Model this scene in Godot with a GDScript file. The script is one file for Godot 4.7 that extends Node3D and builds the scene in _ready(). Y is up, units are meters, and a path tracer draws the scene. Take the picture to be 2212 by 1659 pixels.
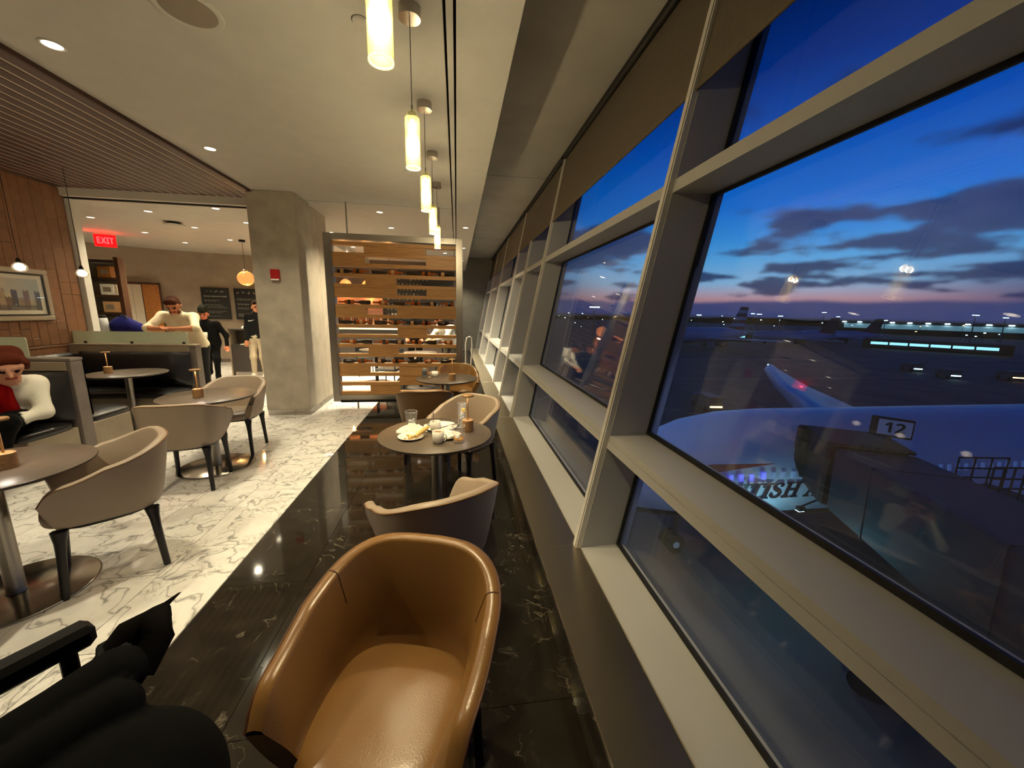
extends Node3D
# An airport lounge at dusk: window wall leaning out over the apron, marble floor, cafe tables, a bottle rack, booths.
# x runs to the windows, y up, -z down the room; metres. The eye stands at (0, 1.6, 0).

const CEIL = 3.14
var M = {}
var taken = {}
var rng = RandomNumberGenerator.new()

# ------------------------------------------------------------------ mesh building
class B:
	var v = PackedVector3Array()
	var n = PackedVector3Array()
	var uv = PackedVector2Array()
	var col = PackedColorArray()
	var ix = PackedInt32Array()
	func vert(p: Vector3, nn: Vector3, t = Vector2.ZERO) -> int:
		v.append(p)
		n.append(nn)
		uv.append(t)
		return v.size() - 1
	func face(a: int, b: int, c: int) -> void:
		var g = (v[b] - v[a]).cross(v[c] - v[a])
		if g.dot(n[a] + n[b] + n[c]) > 0.0:
			ix.append(a)
			ix.append(c)
			ix.append(b)
		else:
			ix.append(a)
			ix.append(b)
			ix.append(c)
	func tri(a: Vector3, b: Vector3, c: Vector3, nn: Vector3) -> void:
		face(vert(a, nn, Vector2(a.x, a.z)), vert(b, nn, Vector2(b.x, b.z)), vert(c, nn, Vector2(c.x, c.z)))
	func quad(a: Vector3, b: Vector3, c: Vector3, d: Vector3, nn = Vector3.ZERO, t = []) -> void:
		if nn == Vector3.ZERO:
			nn = (b - a).cross(d - a).normalized()
		if t.is_empty():
			t = [Vector2(0, 0), Vector2(1, 0), Vector2(1, 1), Vector2(0, 1)]
		var i = vert(a, nn, t[0])
		var j = vert(b, nn, t[1])
		var k = vert(c, nn, t[2])
		var l = vert(d, nn, t[3])
		face(i, j, k)
		face(i, k, l)
	# a chamfered box
	func box(c: Vector3, s: Vector3, bev = 0.0, xf = Transform3D()) -> B:
		var h = s * 0.5
		var b = minf(bev, minf(h.x, minf(h.y, h.z)) * 0.9)
		for ax in 3:
			var a1 = (ax + 1) % 3
			var a2 = (ax + 2) % 3
			for sg in [-1.0, 1.0]:
				var nn = Vector3.ZERO
				nn[ax] = sg
				var q = []
				for k in [[-1, -1], [1, -1], [1, 1], [-1, 1]]:
					var p = Vector3.ZERO
					p[ax] = sg * h[ax]
					p[a1] = k[0] * (h[a1] - b)
					p[a2] = k[1] * (h[a2] - b)
					q.append(xf * (c + p))
				quad(q[0], q[1], q[2], q[3], (xf.basis * nn).normalized(), [Vector2(0, 0), Vector2(s[a1], 0), Vector2(s[a1], s[a2]), Vector2(0, s[a2])])
		if b > 0.0:
			for ax in 3:
				var a1 = (ax + 1) % 3
				var a2 = (ax + 2) % 3
				for s1 in [-1.0, 1.0]:
					for s2 in [-1.0, 1.0]:
						var q = []
						for e in [[-1.0, 0], [1.0, 0], [1.0, 1], [-1.0, 1]]:
							var p = Vector3.ZERO
							p[ax] = e[0] * (h[ax] - b)
							p[a1] = s1 * (h[a1] - (b if e[1] == 0 else 0.0))
							p[a2] = s2 * (h[a2] - (0.0 if e[1] == 0 else b))
							q.append(xf * (c + p))
						var nn = Vector3.ZERO
						nn[a1] = s1
						nn[a2] = s2
						quad(q[0], q[1], q[2], q[3], (xf.basis * nn).normalized())
			for sx in [-1.0, 1.0]:
				for sy in [-1.0, 1.0]:
					for sz in [-1.0, 1.0]:
						var sgn = Vector3(sx, sy, sz)
						var p = []
						for ax in 3:
							var e = h - Vector3(b, b, b)
							e[ax] = h[ax]
							p.append(xf * (c + sgn * e))
						tri(p[0], p[1], p[2], (xf.basis * sgn).normalized())
		return self
	# a box between two corners
	func span(a: Vector3, b: Vector3, bev = 0.0) -> B:
		return box((a + b) * 0.5, (b - a).abs(), bev)
	# profile of (radius, height) turned round y; sharp corners where the profile repeats a point
	func lathe(pr: Array, seg = 32, xf = Transform3D(), arc = TAU) -> B:
		var m = pr.size()
		var base = v.size()
		var steps = seg + 1
		for i in m:
			var d = Vector2.ZERO
			if i > 0 and pr[i].distance_to(pr[i - 1]) > 1e-6:
				d += (pr[i] - pr[i - 1]).normalized()
			if i < m - 1 and pr[i + 1].distance_to(pr[i]) > 1e-6:
				d += (pr[i + 1] - pr[i]).normalized()
			var nn = Vector2(d.y, -d.x).normalized()
			for k in steps:
				var a = arc * k / seg
				vert(xf * Vector3(pr[i].x * cos(a), pr[i].y, pr[i].x * sin(a)), (xf.basis * Vector3(nn.x * cos(a), nn.y, nn.x * sin(a))).normalized(), Vector2(float(k) / seg, pr[i].y))
		for i in m - 1:
			if pr[i].distance_to(pr[i + 1]) < 1e-6:
				continue
			for k in seg:
				var a = base + i * steps + k
				if pr[i].x > 1e-6:
					face(a, a + 1, a + steps)
				if pr[i + 1].x > 1e-6:
					face(a + 1, a + steps + 1, a + steps)
		return self
	# sharp-cornered lathe: each segment of the profile gets flat ends
	func turn(pr: Array, seg = 32, xf = Transform3D()) -> B:
		for i in pr.size() - 1:
			lathe([pr[i], pr[i + 1]], seg, xf)
		return self
	func tube(path: Array, r, seg = 8, caps = true, xf = Transform3D()) -> B:
		var m = path.size()
		var base = v.size()
		var prev = Vector3.ZERO
		for i in m:
			var d = (path[mini(i + 1, m - 1)] - path[maxi(i - 1, 0)]).normalized()
			var u = prev - d * prev.dot(d)
			if u.length() < 1e-4:
				u = d.cross(Vector3.UP if absf(d.y) < 0.9 else Vector3.RIGHT)
			u = u.normalized()
			prev = u
			var w = d.cross(u)
			var rr = r[i] if r is Array else r
			for k in seg:
				var a = TAU * k / seg
				var o = u * cos(a) + w * sin(a)
				vert(xf * (path[i] + o * rr), (xf.basis * o).normalized(), Vector2(float(k) / seg, i))
		for i in m - 1:
			for k in seg:
				var a = base + i * seg + k
				var b = base + i * seg + (k + 1) % seg
				face(a, b, a + seg)
				face(b, b + seg, a + seg)
		if caps:
			for e in [0, m - 1]:
				var d = (path[0] - path[1]) if e == 0 else (path[m - 1] - path[m - 2])
				var nn = (xf.basis * d).normalized()
				var c = vert(xf * path[e], nn)
				var f = v.size()
				for k in seg:
					vert(v[base + e * seg + k], nn)
				for k in seg:
					face(c, f + k, f + (k + 1) % seg)
		return self
	# polygon in (x, y) pushed along z from z0 to z1
	func prism(poly: PackedVector2Array, z0: float, z1: float, xf = Transform3D()) -> B:
		var t = Geometry2D.triangulate_polygon(poly)
		for e in [[z0, -1.0], [z1, 1.0]]:
			var nn = (xf.basis * Vector3(0, 0, e[1] * signf(z1 - z0))).normalized()
			var f = v.size()
			for p in poly:
				vert(xf * Vector3(p.x, p.y, e[0]), nn, p)
			for i in range(0, t.size(), 3):
				face(f + t[i], f + t[i + 1], f + t[i + 2])
		var ccw = not Geometry2D.is_polygon_clockwise(poly)
		for i in poly.size():
			var a = poly[i]
			var b = poly[(i + 1) % poly.size()]
			var d = (b - a).normalized()
			var o = Vector2(d.y, -d.x) * (1.0 if ccw else -1.0)
			quad(xf * Vector3(a.x, a.y, z0), xf * Vector3(b.x, b.y, z0), xf * Vector3(b.x, b.y, z1), xf * Vector3(a.x, a.y, z1), (xf.basis * Vector3(o.x, o.y, 0)).normalized(), [Vector2(0, z0), Vector2(a.distance_to(b), z0), Vector2(a.distance_to(b), z1), Vector2(0, z1)])
		return self
	# a grid of points (rows of equal length) with smooth normals; out = +1 or -1 chooses the side
	func sheet(P: Array, out = 1.0, wrap = false, xf = Transform3D()) -> B:
		var r = P.size()
		var c = P[0].size()
		var base = v.size()
		for i in r:
			for j in c:
				var du = P[mini(i + 1, r - 1)][j] - P[maxi(i - 1, 0)][j]
				var dv = P[i][(j + 1) % c if wrap else mini(j + 1, c - 1)] - P[i][(j - 1 + c) % c if wrap else maxi(j - 1, 0)]
				if du.length() < 1e-7:
					var jj = (j + 2) % c
					du = P[mini(i + 1, r - 1)][jj] - P[maxi(i - 1, 0)][jj]
				var nn = du.cross(dv).normalized() * out
				if nn == Vector3.ZERO:
					nn = Vector3.UP
				vert(xf * P[i][j], (xf.basis * nn).normalized(), Vector2(float(j) / c, float(i) / r))
		for i in r - 1:
			for j in (c if wrap else c - 1):
				var a = base + i * c + j
				var b = base + i * c + (j + 1) % c
				face(a, b, a + c)
				face(b, b + c, a + c)
		return self
	func quad_plate(hx: float, hy: float, z: float) -> B:
		quad(Vector3(-hx, -hy, z), Vector3(hx, -hy, z), Vector3(hx, hy, z), Vector3(-hx, hy, z), Vector3(0, 0, 1), [Vector2(0, 1), Vector2(1, 1), Vector2(1, 0), Vector2(0, 0)])
		return self
	func join(m: Mesh, xf = Transform3D()) -> B:
		for s in m.get_surface_count():
			var a = m.surface_get_arrays(s)
			var base = v.size()
			var vv = a[Mesh.ARRAY_VERTEX]
			var nn = a[Mesh.ARRAY_NORMAL]
			for i in vv.size():
				vert(xf * vv[i], (xf.basis * nn[i]).normalized(), Vector2(vv[i].x, vv[i].y))
			var ii = a[Mesh.ARRAY_INDEX]
			if ii == null:
				ii = PackedInt32Array(range(vv.size()))
			for i in range(0, ii.size(), 3):
				face(base + ii[i], base + ii[i + 1], base + ii[i + 2])
		return self
	func mesh() -> ArrayMesh:
		var a = []
		a.resize(Mesh.ARRAY_MAX)
		a[Mesh.ARRAY_VERTEX] = v
		a[Mesh.ARRAY_NORMAL] = n
		a[Mesh.ARRAY_TEX_UV] = uv
		if col.size() == v.size() and v.size() > 0:
			a[Mesh.ARRAY_COLOR] = col
		a[Mesh.ARRAY_INDEX] = ix
		var m = ArrayMesh.new()
		m.add_surface_from_arrays(Mesh.PRIMITIVE_TRIANGLES, a)
		return m

# A smooth body out of tapered capsules: [from, to, radius, radius, colour]; meshed as surface nets.
func blob(prims: Array, cell: float, k: float, into: B) -> void:
	var lo = Vector3(1e9, 1e9, 1e9)
	var hi = -lo
	for p in prims:
		var r = maxf(p[2], p[3])
		for q in [p[0], p[1]]:
			lo = lo.min(q - Vector3(r, r, r))
			hi = hi.max(q + Vector3(r, r, r))
	lo -= Vector3(1, 1, 1) * cell * 3.0
	hi += Vector3(1, 1, 1) * cell * 3.0
	var nx = int((hi.x - lo.x) / cell) + 2
	var ny = int((hi.y - lo.y) / cell) + 2
	var nz = int((hi.z - lo.z) / cell) + 2
	var d = PackedFloat32Array()
	d.resize(nx * ny * nz)
	d.fill(1.0)
	var who = PackedInt32Array()
	who.resize(nx * ny * nz)
	var best = PackedFloat32Array()
	best.resize(nx * ny * nz)
	best.fill(1.0)
	for pi in prims.size():
		var p = prims[pi]
		var a: Vector3 = p[0]
		var ab: Vector3 = p[1] - a
		var l2 = maxf(ab.length_squared(), 1e-9)
		var r0: float = p[2]
		var r1: float = p[3]
		var pad = maxf(r0, r1) + k + cell * 2.0
		var p0 = (a.min(p[1]) - Vector3(pad, pad, pad) - lo) / cell
		var p1 = (a.max(p[1]) + Vector3(pad, pad, pad) - lo) / cell
		for x in range(maxi(0, int(p0.x)), mini(nx, int(p1.x) + 1)):
			for y in range(maxi(0, int(p0.y)), mini(ny, int(p1.y) + 1)):
				var at = (x * ny + y) * nz
				for z in range(maxi(0, int(p0.z)), mini(nz, int(p1.z) + 1)):
					var q = lo + Vector3(x, y, z) * cell - a
					var t = clampf(q.dot(ab) / l2, 0.0, 1.0)
					var e = (q - ab * t).length() - lerpf(r0, r1, t)
					var i = at + z
					if e < best[i]:
						best[i] = e
						who[i] = pi
					var f = d[i]
					var h = maxf(k - absf(f - e), 0.0) / k
					d[i] = minf(f, e) - h * h * k * 0.25
	var id = PackedInt32Array()
	id.resize(nx * ny * nz)
	id.fill(-1)
	for x in nx - 1:
		for y in ny - 1:
			for z in nz - 1:
				var o = (x * ny + y) * nz + z
				var c = [d[o], d[o + 1], d[o + nz], d[o + nz + 1], d[o + ny * nz], d[o + ny * nz + 1], d[o + ny * nz + nz], d[o + ny * nz + nz + 1]]
				var neg = 0
				for q in c:
					if q < 0.0:
						neg += 1
				if neg == 0 or neg == 8:
					continue
				var s = Vector3.ZERO
				var m = 0
				for e in [[0, 1], [0, 2], [0, 4], [1, 3], [1, 5], [2, 3], [2, 6], [3, 7], [4, 5], [4, 6], [5, 7], [6, 7]]:
					var f = c[e[0]]
					var g = c[e[1]]
					if (f < 0.0) != (g < 0.0):
						var t = f / (f - g)
						var pa = Vector3((e[0] >> 2) & 1, (e[0] >> 1) & 1, e[0] & 1)
						var pb = Vector3((e[1] >> 2) & 1, (e[1] >> 1) & 1, e[1] & 1)
						s += pa.lerp(pb, t)
						m += 1
				var gr = Vector3(c[4] + c[5] + c[6] + c[7] - c[0] - c[1] - c[2] - c[3], c[2] + c[3] + c[6] + c[7] - c[0] - c[1] - c[4] - c[5], c[1] + c[3] + c[5] + c[7] - c[0] - c[2] - c[4] - c[6])
				var P = lo + (Vector3(x, y, z) + s / m) * cell
				id[o] = into.vert(P, gr.normalized(), Vector2(P.x, P.y))
				into.col.append((prims[who[o]][4] as Color).srgb_to_linear())
	for x in range(1, nx - 1):
		for y in range(1, ny - 1):
			for z in range(1, nz - 1):
				var o = (x * ny + y) * nz + z
				var f = d[o] < 0.0
				if f != (d[o + ny * nz] < 0.0):
					nets_quad(into, id, o, o - nz, o - nz - 1, o - 1)
				if f != (d[o + nz] < 0.0):
					nets_quad(into, id, o, o - ny * nz, o - ny * nz - 1, o - 1)
				if f != (d[o + 1] < 0.0):
					nets_quad(into, id, o, o - ny * nz, o - ny * nz - nz, o - nz)

func nets_quad(into: B, id: PackedInt32Array, a: int, b: int, c: int, d: int) -> void:
	if id[a] < 0 or id[b] < 0 or id[c] < 0 or id[d] < 0:
		return
	into.face(id[a], id[b], id[c])
	into.face(id[a], id[c], id[d])

# ------------------------------------------------------------------ naming and adding
func numbered(called: String) -> String:
	if not taken.has(called):
		taken[called] = 0
		return called
	taken[called] += 1
	return "%s_%03d" % [called, taken[called]]

func tag(o: Node, label: String, category: String, group = "") -> Node:
	o.set_meta("label", label)
	o.set_meta("category", category)
	if group != "":
		o.set_meta("group", group)
	return o

func thing(called: String, label: String, category: String, at = Vector3.ZERO, turn = 0.0, group = "") -> Node3D:
	var o = Node3D.new()
	o.name = numbered(called)
	add_child(o)
	o.position = at
	o.rotation.y = turn
	tag(o, label, category, group)
	return o

func setting(called: String, label = "") -> Node3D:
	var o = Node3D.new()
	o.name = called
	add_child(o)
	o.set_meta("kind", "structure")
	if label != "":
		o.set_meta("label", label)
	return o

func put(b, called: String, m: Material, parent: Node = null, at = Transform3D()) -> MeshInstance3D:
	var o = MeshInstance3D.new()
	o.mesh = b if b is Mesh else b.mesh()
	o.material_override = m
	o.transform = at
	if parent == null:
		o.name = numbered(called)
		add_child(o)
	else:
		o.name = called
		parent.add_child(o, true)
	return o

func struct(b, called: String, m: Material, label = "") -> MeshInstance3D:
	var o = put(b, called, m)
	o.set_meta("kind", "structure")
	if label != "":
		o.set_meta("label", label)
	return o

func dup(src: Node3D, at: Vector3, turn: float, label = "", group = "") -> Node3D:
	var r = src.duplicate()
	r.name = numbered(str(src.name).trim_suffix("_001"))
	add_child(r)
	r.position = at
	r.rotation.y = turn
	if label != "":
		r.set_meta("label", label)
	if group != "":
		r.set_meta("group", group)
	return r

func at(x, y, z, turn = 0.0) -> Transform3D:
	return Transform3D(Basis(Vector3.UP, turn), Vector3(x, y, z))

# ------------------------------------------------------------------ materials
func mat(c: Color, rough = 0.6, metal = 0.0, o = {}) -> StandardMaterial3D:
	var m = StandardMaterial3D.new()
	m.albedo_color = c
	m.roughness = rough
	m.metallic = metal
	for k in o:
		m.set(k, o[k])
	return m

func tri_map(m: StandardMaterial3D, scale: Vector3, world = false) -> StandardMaterial3D:
	m.uv1_triplanar = true
	m.uv1_world_triplanar = world
	m.uv1_scale = scale
	return m

func glow(c: Color, energy: float, base = Color(0.9, 0.9, 0.9)) -> StandardMaterial3D:
	var m = mat(base, 0.5)
	m.emission_enabled = true
	m.emission = c
	m.emission_energy_multiplier = energy
	return m

func noise(seed_: int, freq: float, type = FastNoiseLite.TYPE_SIMPLEX_SMOOTH, oct = 4) -> FastNoiseLite:
	var f = FastNoiseLite.new()
	f.seed = seed_
	f.frequency = freq
	f.noise_type = type
	f.fractal_octaves = oct
	f.fractal_type = FastNoiseLite.FRACTAL_FBM if oct > 1 else FastNoiseLite.FRACTAL_NONE
	return f

# an image from a function of pixel -> Color
func picture(w: int, h: int, f: Callable) -> ImageTexture:
	var data = PackedByteArray()
	data.resize(w * h * 3)
	var i = 0
	for y in h:
		for x in w:
			var c: Color = f.call(x, y)
			data[i] = clampi(int(c.r * 255.0), 0, 255)
			data[i + 1] = clampi(int(c.g * 255.0), 0, 255)
			data[i + 2] = clampi(int(c.b * 255.0), 0, 255)
			i += 3
	return ImageTexture.create_from_image(Image.create_from_data(w, h, false, Image.FORMAT_RGB8, data))

func soft_tex(seed_: int, freq: float, lo: float, hi: float, size = 256, oct = 4, stretch = Vector2.ONE) -> ImageTexture:
	var f = noise(seed_, freq, FastNoiseLite.TYPE_SIMPLEX_SMOOTH, oct)
	return picture(size, size, func(x, y):
		# wrapped by blending, so that it repeats without a seam
		var u = float(x) / size
		var w = float(y) / size
		var a = f.get_noise_2d(x * stretch.x, y * stretch.y)
		var b = f.get_noise_2d((x - size) * stretch.x, y * stretch.y)
		var c = f.get_noise_2d(x * stretch.x, (y - size) * stretch.y)
		var d = f.get_noise_2d((x - size) * stretch.x, (y - size) * stretch.y)
		var g = lerpf(lerpf(a, b, u), lerpf(c, d, u), w)
		var k = lerpf(lo, hi, clampf(0.5 + g * 0.9, 0.0, 1.0))
		return Color(k, k, k))

func materials() -> void:
	var mottle = soft_tex(3, 0.012, 0.82, 1.0, 256, 5)
	var fine = soft_tex(5, 0.2, 0.0, 1.0, 256, 2)
	var pebble = soft_tex(6, 0.09, 0.0, 1.0, 256, 3)
	var grain = soft_tex(9, 0.02, 0.62, 1.0, 256, 5, Vector2(1.0, 14.0))
	var brush = soft_tex(11, 0.03, 0.25, 0.75, 256, 4, Vector2(0.25, 12.0))
	# marble: a pale ground crossed by grey veins, dense in places
	var warp = noise(21, 0.006, FastNoiseLite.TYPE_SIMPLEX_SMOOTH, 4)
	var vein = noise(22, 0.0048, FastNoiseLite.TYPE_SIMPLEX_SMOOTH, 3)
	var web = noise(23, 0.022, FastNoiseLite.TYPE_SIMPLEX_SMOOTH, 3)
	var mask = noise(24, 0.0045, FastNoiseLite.TYPE_SIMPLEX_SMOOTH, 2)
	var cloud = noise(25, 0.01, FastNoiseLite.TYPE_SIMPLEX_SMOOTH, 4)
	var white_marble = picture(1024, 1024, func(x, y):
		var wx = x + 46.0 * warp.get_noise_2d(x, y)
		var wy = y + 46.0 * warp.get_noise_2d(x + 500.0, y + 300.0)
		var m = clampf(mask.get_noise_2d(x, y) * 2.6 + 0.02, 0.0, 1.0)
		var a = pow(1.0 - absf(vein.get_noise_2d(wx * 0.8 + wy * 0.5, wy * 1.1 - wx * 0.4)), 30.0) * 0.85
		var b = pow(1.0 - absf(web.get_noise_2d(wx, wy)), 11.0) * m * 0.55
		var c = 0.5 + 0.5 * cloud.get_noise_2d(x, y)
		var g = clampf(maxf(a, b), 0.0, 1.0)
		var base = Color(0.915, 0.90, 0.875).lerp(Color(0.82, 0.80, 0.775), clampf(c * 1.4 - 0.65, 0.0, 0.7))
		return base.lerp(Color(0.42, 0.405, 0.385), g * 0.8))
	var crack = noise(31, 0.0042, FastNoiseLite.TYPE_SIMPLEX_SMOOTH, 4)
	var black_marble = picture(1024, 1024, func(x, y):
		var wx = x + 60.0 * warp.get_noise_2d(x * 0.8, y * 0.8) + 8.0 * web.get_noise_2d(x * 2.0, y * 2.0)
		var wy = y + 60.0 * warp.get_noise_2d(x * 0.8 + 900.0, y * 0.8)
		var p = clampf(cloud.get_noise_2d(x * 0.7 + 80.0, y * 0.7) * 2.6 + 0.30, 0.0, 1.0)
		var a = pow(1.0 - absf(crack.get_noise_2d(wx, wy * 0.8)), 95.0) * p
		var b = pow(1.0 - absf(vein.get_noise_2d(wx * 0.9 + 700.0, wy * 0.9)), 90.0) * p * p * 0.5
		var c = 0.5 + 0.5 * cloud.get_noise_2d(x, y)
		var base = Color(0.115, 0.10, 0.082).lerp(Color(0.205, 0.18, 0.145), c * c)
		return base.lerp(Color(0.66, 0.62, 0.55), clampf(a + b, 0.0, 1.0) * 0.62))
	M.white_tile = mat(Color.WHITE, 0.055, 0.0, {"albedo_texture": white_marble})
	M.dark_tile = mat(Color.WHITE, 0.06, 0.0, {"albedo_texture": black_marble})
	M.dark_kerb = tri_map(mat(Color.WHITE, 0.06, 0.0, {"albedo_texture": black_marble}), Vector3(0.5, 0.5, 0.5), true)
	M.grout = mat(Color(0.11, 0.10, 0.09), 0.9)
	M.plaster = tri_map(mat(Color(0.86, 0.845, 0.81), 0.85, 0.0, {"albedo_texture": soft_tex(2, 0.02, 0.965, 1.0)}), Vector3(0.7, 0.7, 0.7), true)
	M.bay_plaster = tri_map(mat(Color(0.80, 0.785, 0.75), 0.8, 0.0, {"albedo_texture": mottle}), Vector3(0.25, 0.25, 0.25), true)
	M.taupe = tri_map(mat(Color(0.66, 0.60, 0.52), 0.75, 0.0, {"albedo_texture": mottle}), Vector3(0.6, 0.6, 0.6), true)
	M.column = tri_map(mat(Color(0.76, 0.72, 0.65), 0.45, 0.0, {"albedo_texture": mottle}), Vector3(0.8, 0.8, 0.8), true)
	M.end_wall = tri_map(mat(Color(0.62, 0.60, 0.56), 0.8, 0.0, {"albedo_texture": mottle}), Vector3(0.5, 0.5, 0.5), true)
	M.dark_wall = tri_map(mat(Color(0.36, 0.29, 0.25), 0.6, 0.0, {"albedo_texture": mottle}), Vector3(0.5, 0.5, 0.5), true)
	M.slat = tri_map(mat(Color(0.29, 0.135, 0.06), 0.5, 0.0, {"albedo_texture": grain}), Vector3(3.0, 3.0, 0.5))
	M.slat_back = mat(Color(0.80, 0.75, 0.67), 0.8)
	M.oak = tri_map(mat(Color(0.90, 0.67, 0.41), 0.45, 0.0, {"albedo_texture": grain}), Vector3(0.6, 3.0, 3.0))
	M.walnut = tri_map(mat(Color(0.30, 0.17, 0.09), 0.45, 0.0, {"albedo_texture": grain}), Vector3(3.0, 0.5, 3.0))
	M.door_wood = tri_map(mat(Color(0.78, 0.50, 0.22), 0.4, 0.0, {"albedo_texture": grain}), Vector3(3.0, 0.6, 3.0))
	M.leather_wall = []
	for k in 4:
		var s = [0.97, 1.0, 1.03, 0.94][k]
		M.leather_wall.append(tri_map(mat(Color(0.475 * s, 0.315 * s, 0.19 * s), 0.55, 0.0, {"albedo_texture": mottle, "heightmap_enabled": true, "heightmap_texture": pebble, "heightmap_scale": 0.12}), Vector3(2.0, 2.0, 2.0)))
	M.steel = tri_map(mat(Color(0.74, 0.72, 0.69), 0.32, 1.0, {"heightmap_enabled": true, "heightmap_texture": brush, "heightmap_scale": 0.0008}), Vector3(1.2, 1.2, 1.2))
	M.ledge = tri_map(mat(Color(0.74, 0.70, 0.62), 0.36, 1.0, {"heightmap_enabled": true, "heightmap_texture": soft_tex(15, 0.02, 0.2, 0.8, 256, 2), "heightmap_scale": 0.12, "anisotropy_enabled": true, "anisotropy": 0.75}), Vector3(1.0, 1.0, 1.0))
	M.chrome = mat(Color(0.75, 0.73, 0.70), 0.16, 1.0)
	M.pole = tri_map(mat(Color(0.68, 0.66, 0.62), 0.3, 1.0, {"heightmap_enabled": true, "heightmap_texture": brush, "heightmap_scale": 0.006}), Vector3(2.0, 2.0, 2.0))
	M.dark_metal = mat(Color(0.12, 0.11, 0.10), 0.45, 0.5)
	M.frame_paint = mat(Color(0.69, 0.685, 0.665), 0.5)
	M.nosing = mat(Color(0.84, 0.825, 0.79), 0.45)
	M.gasket = mat(Color(0.05, 0.05, 0.055), 0.6)
	M.glass = mat(Color(0.85, 0.93, 0.95, 0.03), 0.0, 0.0, {"transparency": BaseMaterial3D.TRANSPARENCY_ALPHA})
	M.clear_glass = mat(Color(0.97, 0.98, 0.97, 0.04), 0.0, 0.0, {"transparency": BaseMaterial3D.TRANSPARENCY_ALPHA})
	M.frosted = mat(Color(0.80, 0.84, 0.74, 0.62), 0.2, 0.0, {"transparency": BaseMaterial3D.TRANSPARENCY_ALPHA})
	M.blind = tri_map(mat(Color(0.42, 0.375, 0.305), 0.9, 0.0, {"albedo_texture": soft_tex(17, 0.05, 0.8, 1.0, 256, 3, Vector2(8.0, 0.4))}), Vector3(1.5, 1.5, 1.5))
	M.black = mat(Color(0.02, 0.02, 0.02), 0.7)
	M.void = mat(Color(0.012, 0.012, 0.012), 0.95)
	var hide = {"heightmap_enabled": true, "heightmap_texture": pebble, "heightmap_scale": 0.03, "clearcoat_enabled": false}
	M.tan = tri_map(mat(Color(0.53, 0.385, 0.21), 0.30, 0.0, hide), Vector3(7, 7, 7))
	M.taupe_hide = tri_map(mat(Color(0.63, 0.56, 0.485), 0.40, 0.0, hide), Vector3(7, 7, 7))
	M.brown_hide = tri_map(mat(Color(0.42, 0.305, 0.185), 0.42, 0.0, hide), Vector3(7, 7, 7))
	M.piping = mat(Color(0.50, 0.36, 0.22), 0.5)
	M.seam = mat(Color(0.33, 0.20, 0.10), 0.6)
	M.leg = tri_map(mat(Color(0.10, 0.075, 0.055), 0.4, 0.0, {"albedo_texture": grain}), Vector3(4, 1, 4))
	M.bench = tri_map(mat(Color(0.095, 0.09, 0.092), 0.32, 0.0, hide), Vector3(6, 6, 6))
	M.laminate = tri_map(mat(Color(0.60, 0.54, 0.46), 0.5, 0.0, {"albedo_texture": mottle}), Vector3(1, 1, 1))
	M.laminate_grey = tri_map(mat(Color(0.46, 0.42, 0.39), 0.5, 0.0, {"albedo_texture": mottle}), Vector3(1, 1, 1))
	M.table = tri_map(mat(Color(0.44, 0.385, 0.33), 0.3, 0.0, {"albedo_texture": grain}), Vector3(2.2, 2.2, 2.2))
	M.table_edge = mat(Color(0.22, 0.18, 0.15), 0.4)
	M.lamp_wood = tri_map(mat(Color(0.78, 0.60, 0.40), 0.4, 0.2, {"albedo_texture": grain}), Vector3(6, 2, 6))
	M.lamp_stem = mat(Color(0.86, 0.66, 0.42), 0.3, 0.6)
	M.china = mat(Color(0.92, 0.90, 0.85), 0.2)
	M.paper = mat(Color(0.93, 0.90, 0.83), 0.85)
	M.coffee = mat(Color(0.55, 0.32, 0.13), 0.25)
	M.food = mat(Color(0.90, 0.72, 0.42), 0.6)
	M.food_dark = mat(Color(0.52, 0.28, 0.10), 0.6)
	M.ice = mat(Color(0.95, 0.96, 0.96, 0.62), 0.15, 0.0, {"transparency": BaseMaterial3D.TRANSPARENCY_ALPHA})
	M.lemon = mat(Color(0.93, 0.80, 0.22), 0.45)
	M.whisky = mat(Color(0.93, 0.66, 0.16, 0.6), 0.1, 0.0, {"transparency": BaseMaterial3D.TRANSPARENCY_ALPHA})
	M.cutlery = mat(Color(0.72, 0.70, 0.66), 0.22, 1.0)
	M.can = mat(Color(0.72, 0.71, 0.68), 0.35, 0.7)
	M.pack = tri_map(mat(Color(0.075, 0.066, 0.056), 0.82, 0.0, {"metallic_specular": 0.12}), Vector3(14, 14, 14))
	M.pack_navy = tri_map(mat(Color(0.045, 0.045, 0.085), 0.8, 0.0, {"heightmap_enabled": true, "heightmap_texture": fine, "heightmap_scale": 0.03}), Vector3(14, 14, 14))
	M.plastic = mat(Color(0.04, 0.037, 0.034), 0.5, 0.0, {"metallic_specular": 0.25})
	M.body = mat(Color.WHITE, 0.85, 0.0, {"metallic_specular": 0.25, "vertex_color_use_as_albedo": true})
	M.red = mat(Color(0.66, 0.05, 0.06), 0.35)
	M.white_print = mat(Color(0.93, 0.92, 0.90), 0.6)
	M.chalk = mat(Color(0.80, 0.79, 0.74), 0.9)
	M.board = tri_map(mat(Color(0.075, 0.075, 0.068), 0.7, 0.0, {"albedo_texture": mottle}), Vector3(1, 1, 1))
	M.cabinet = mat(Color(0.22, 0.19, 0.17), 0.45)
	M.bottle = mat(Color(0.42, 0.20, 0.05, 0.45), 0.06, 0.0, {"transparency": BaseMaterial3D.TRANSPARENCY_ALPHA})
	M.bottle_dark = mat(Color(0.16, 0.09, 0.035), 0.12)
	M.bottle_amber = mat(Color(0.62, 0.30, 0.06), 0.1)
	M.label = mat(Color(0.80, 0.62, 0.42), 0.6)
	M.copper = mat(Color(0.95, 0.62, 0.40), 0.22, 1.0)
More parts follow.
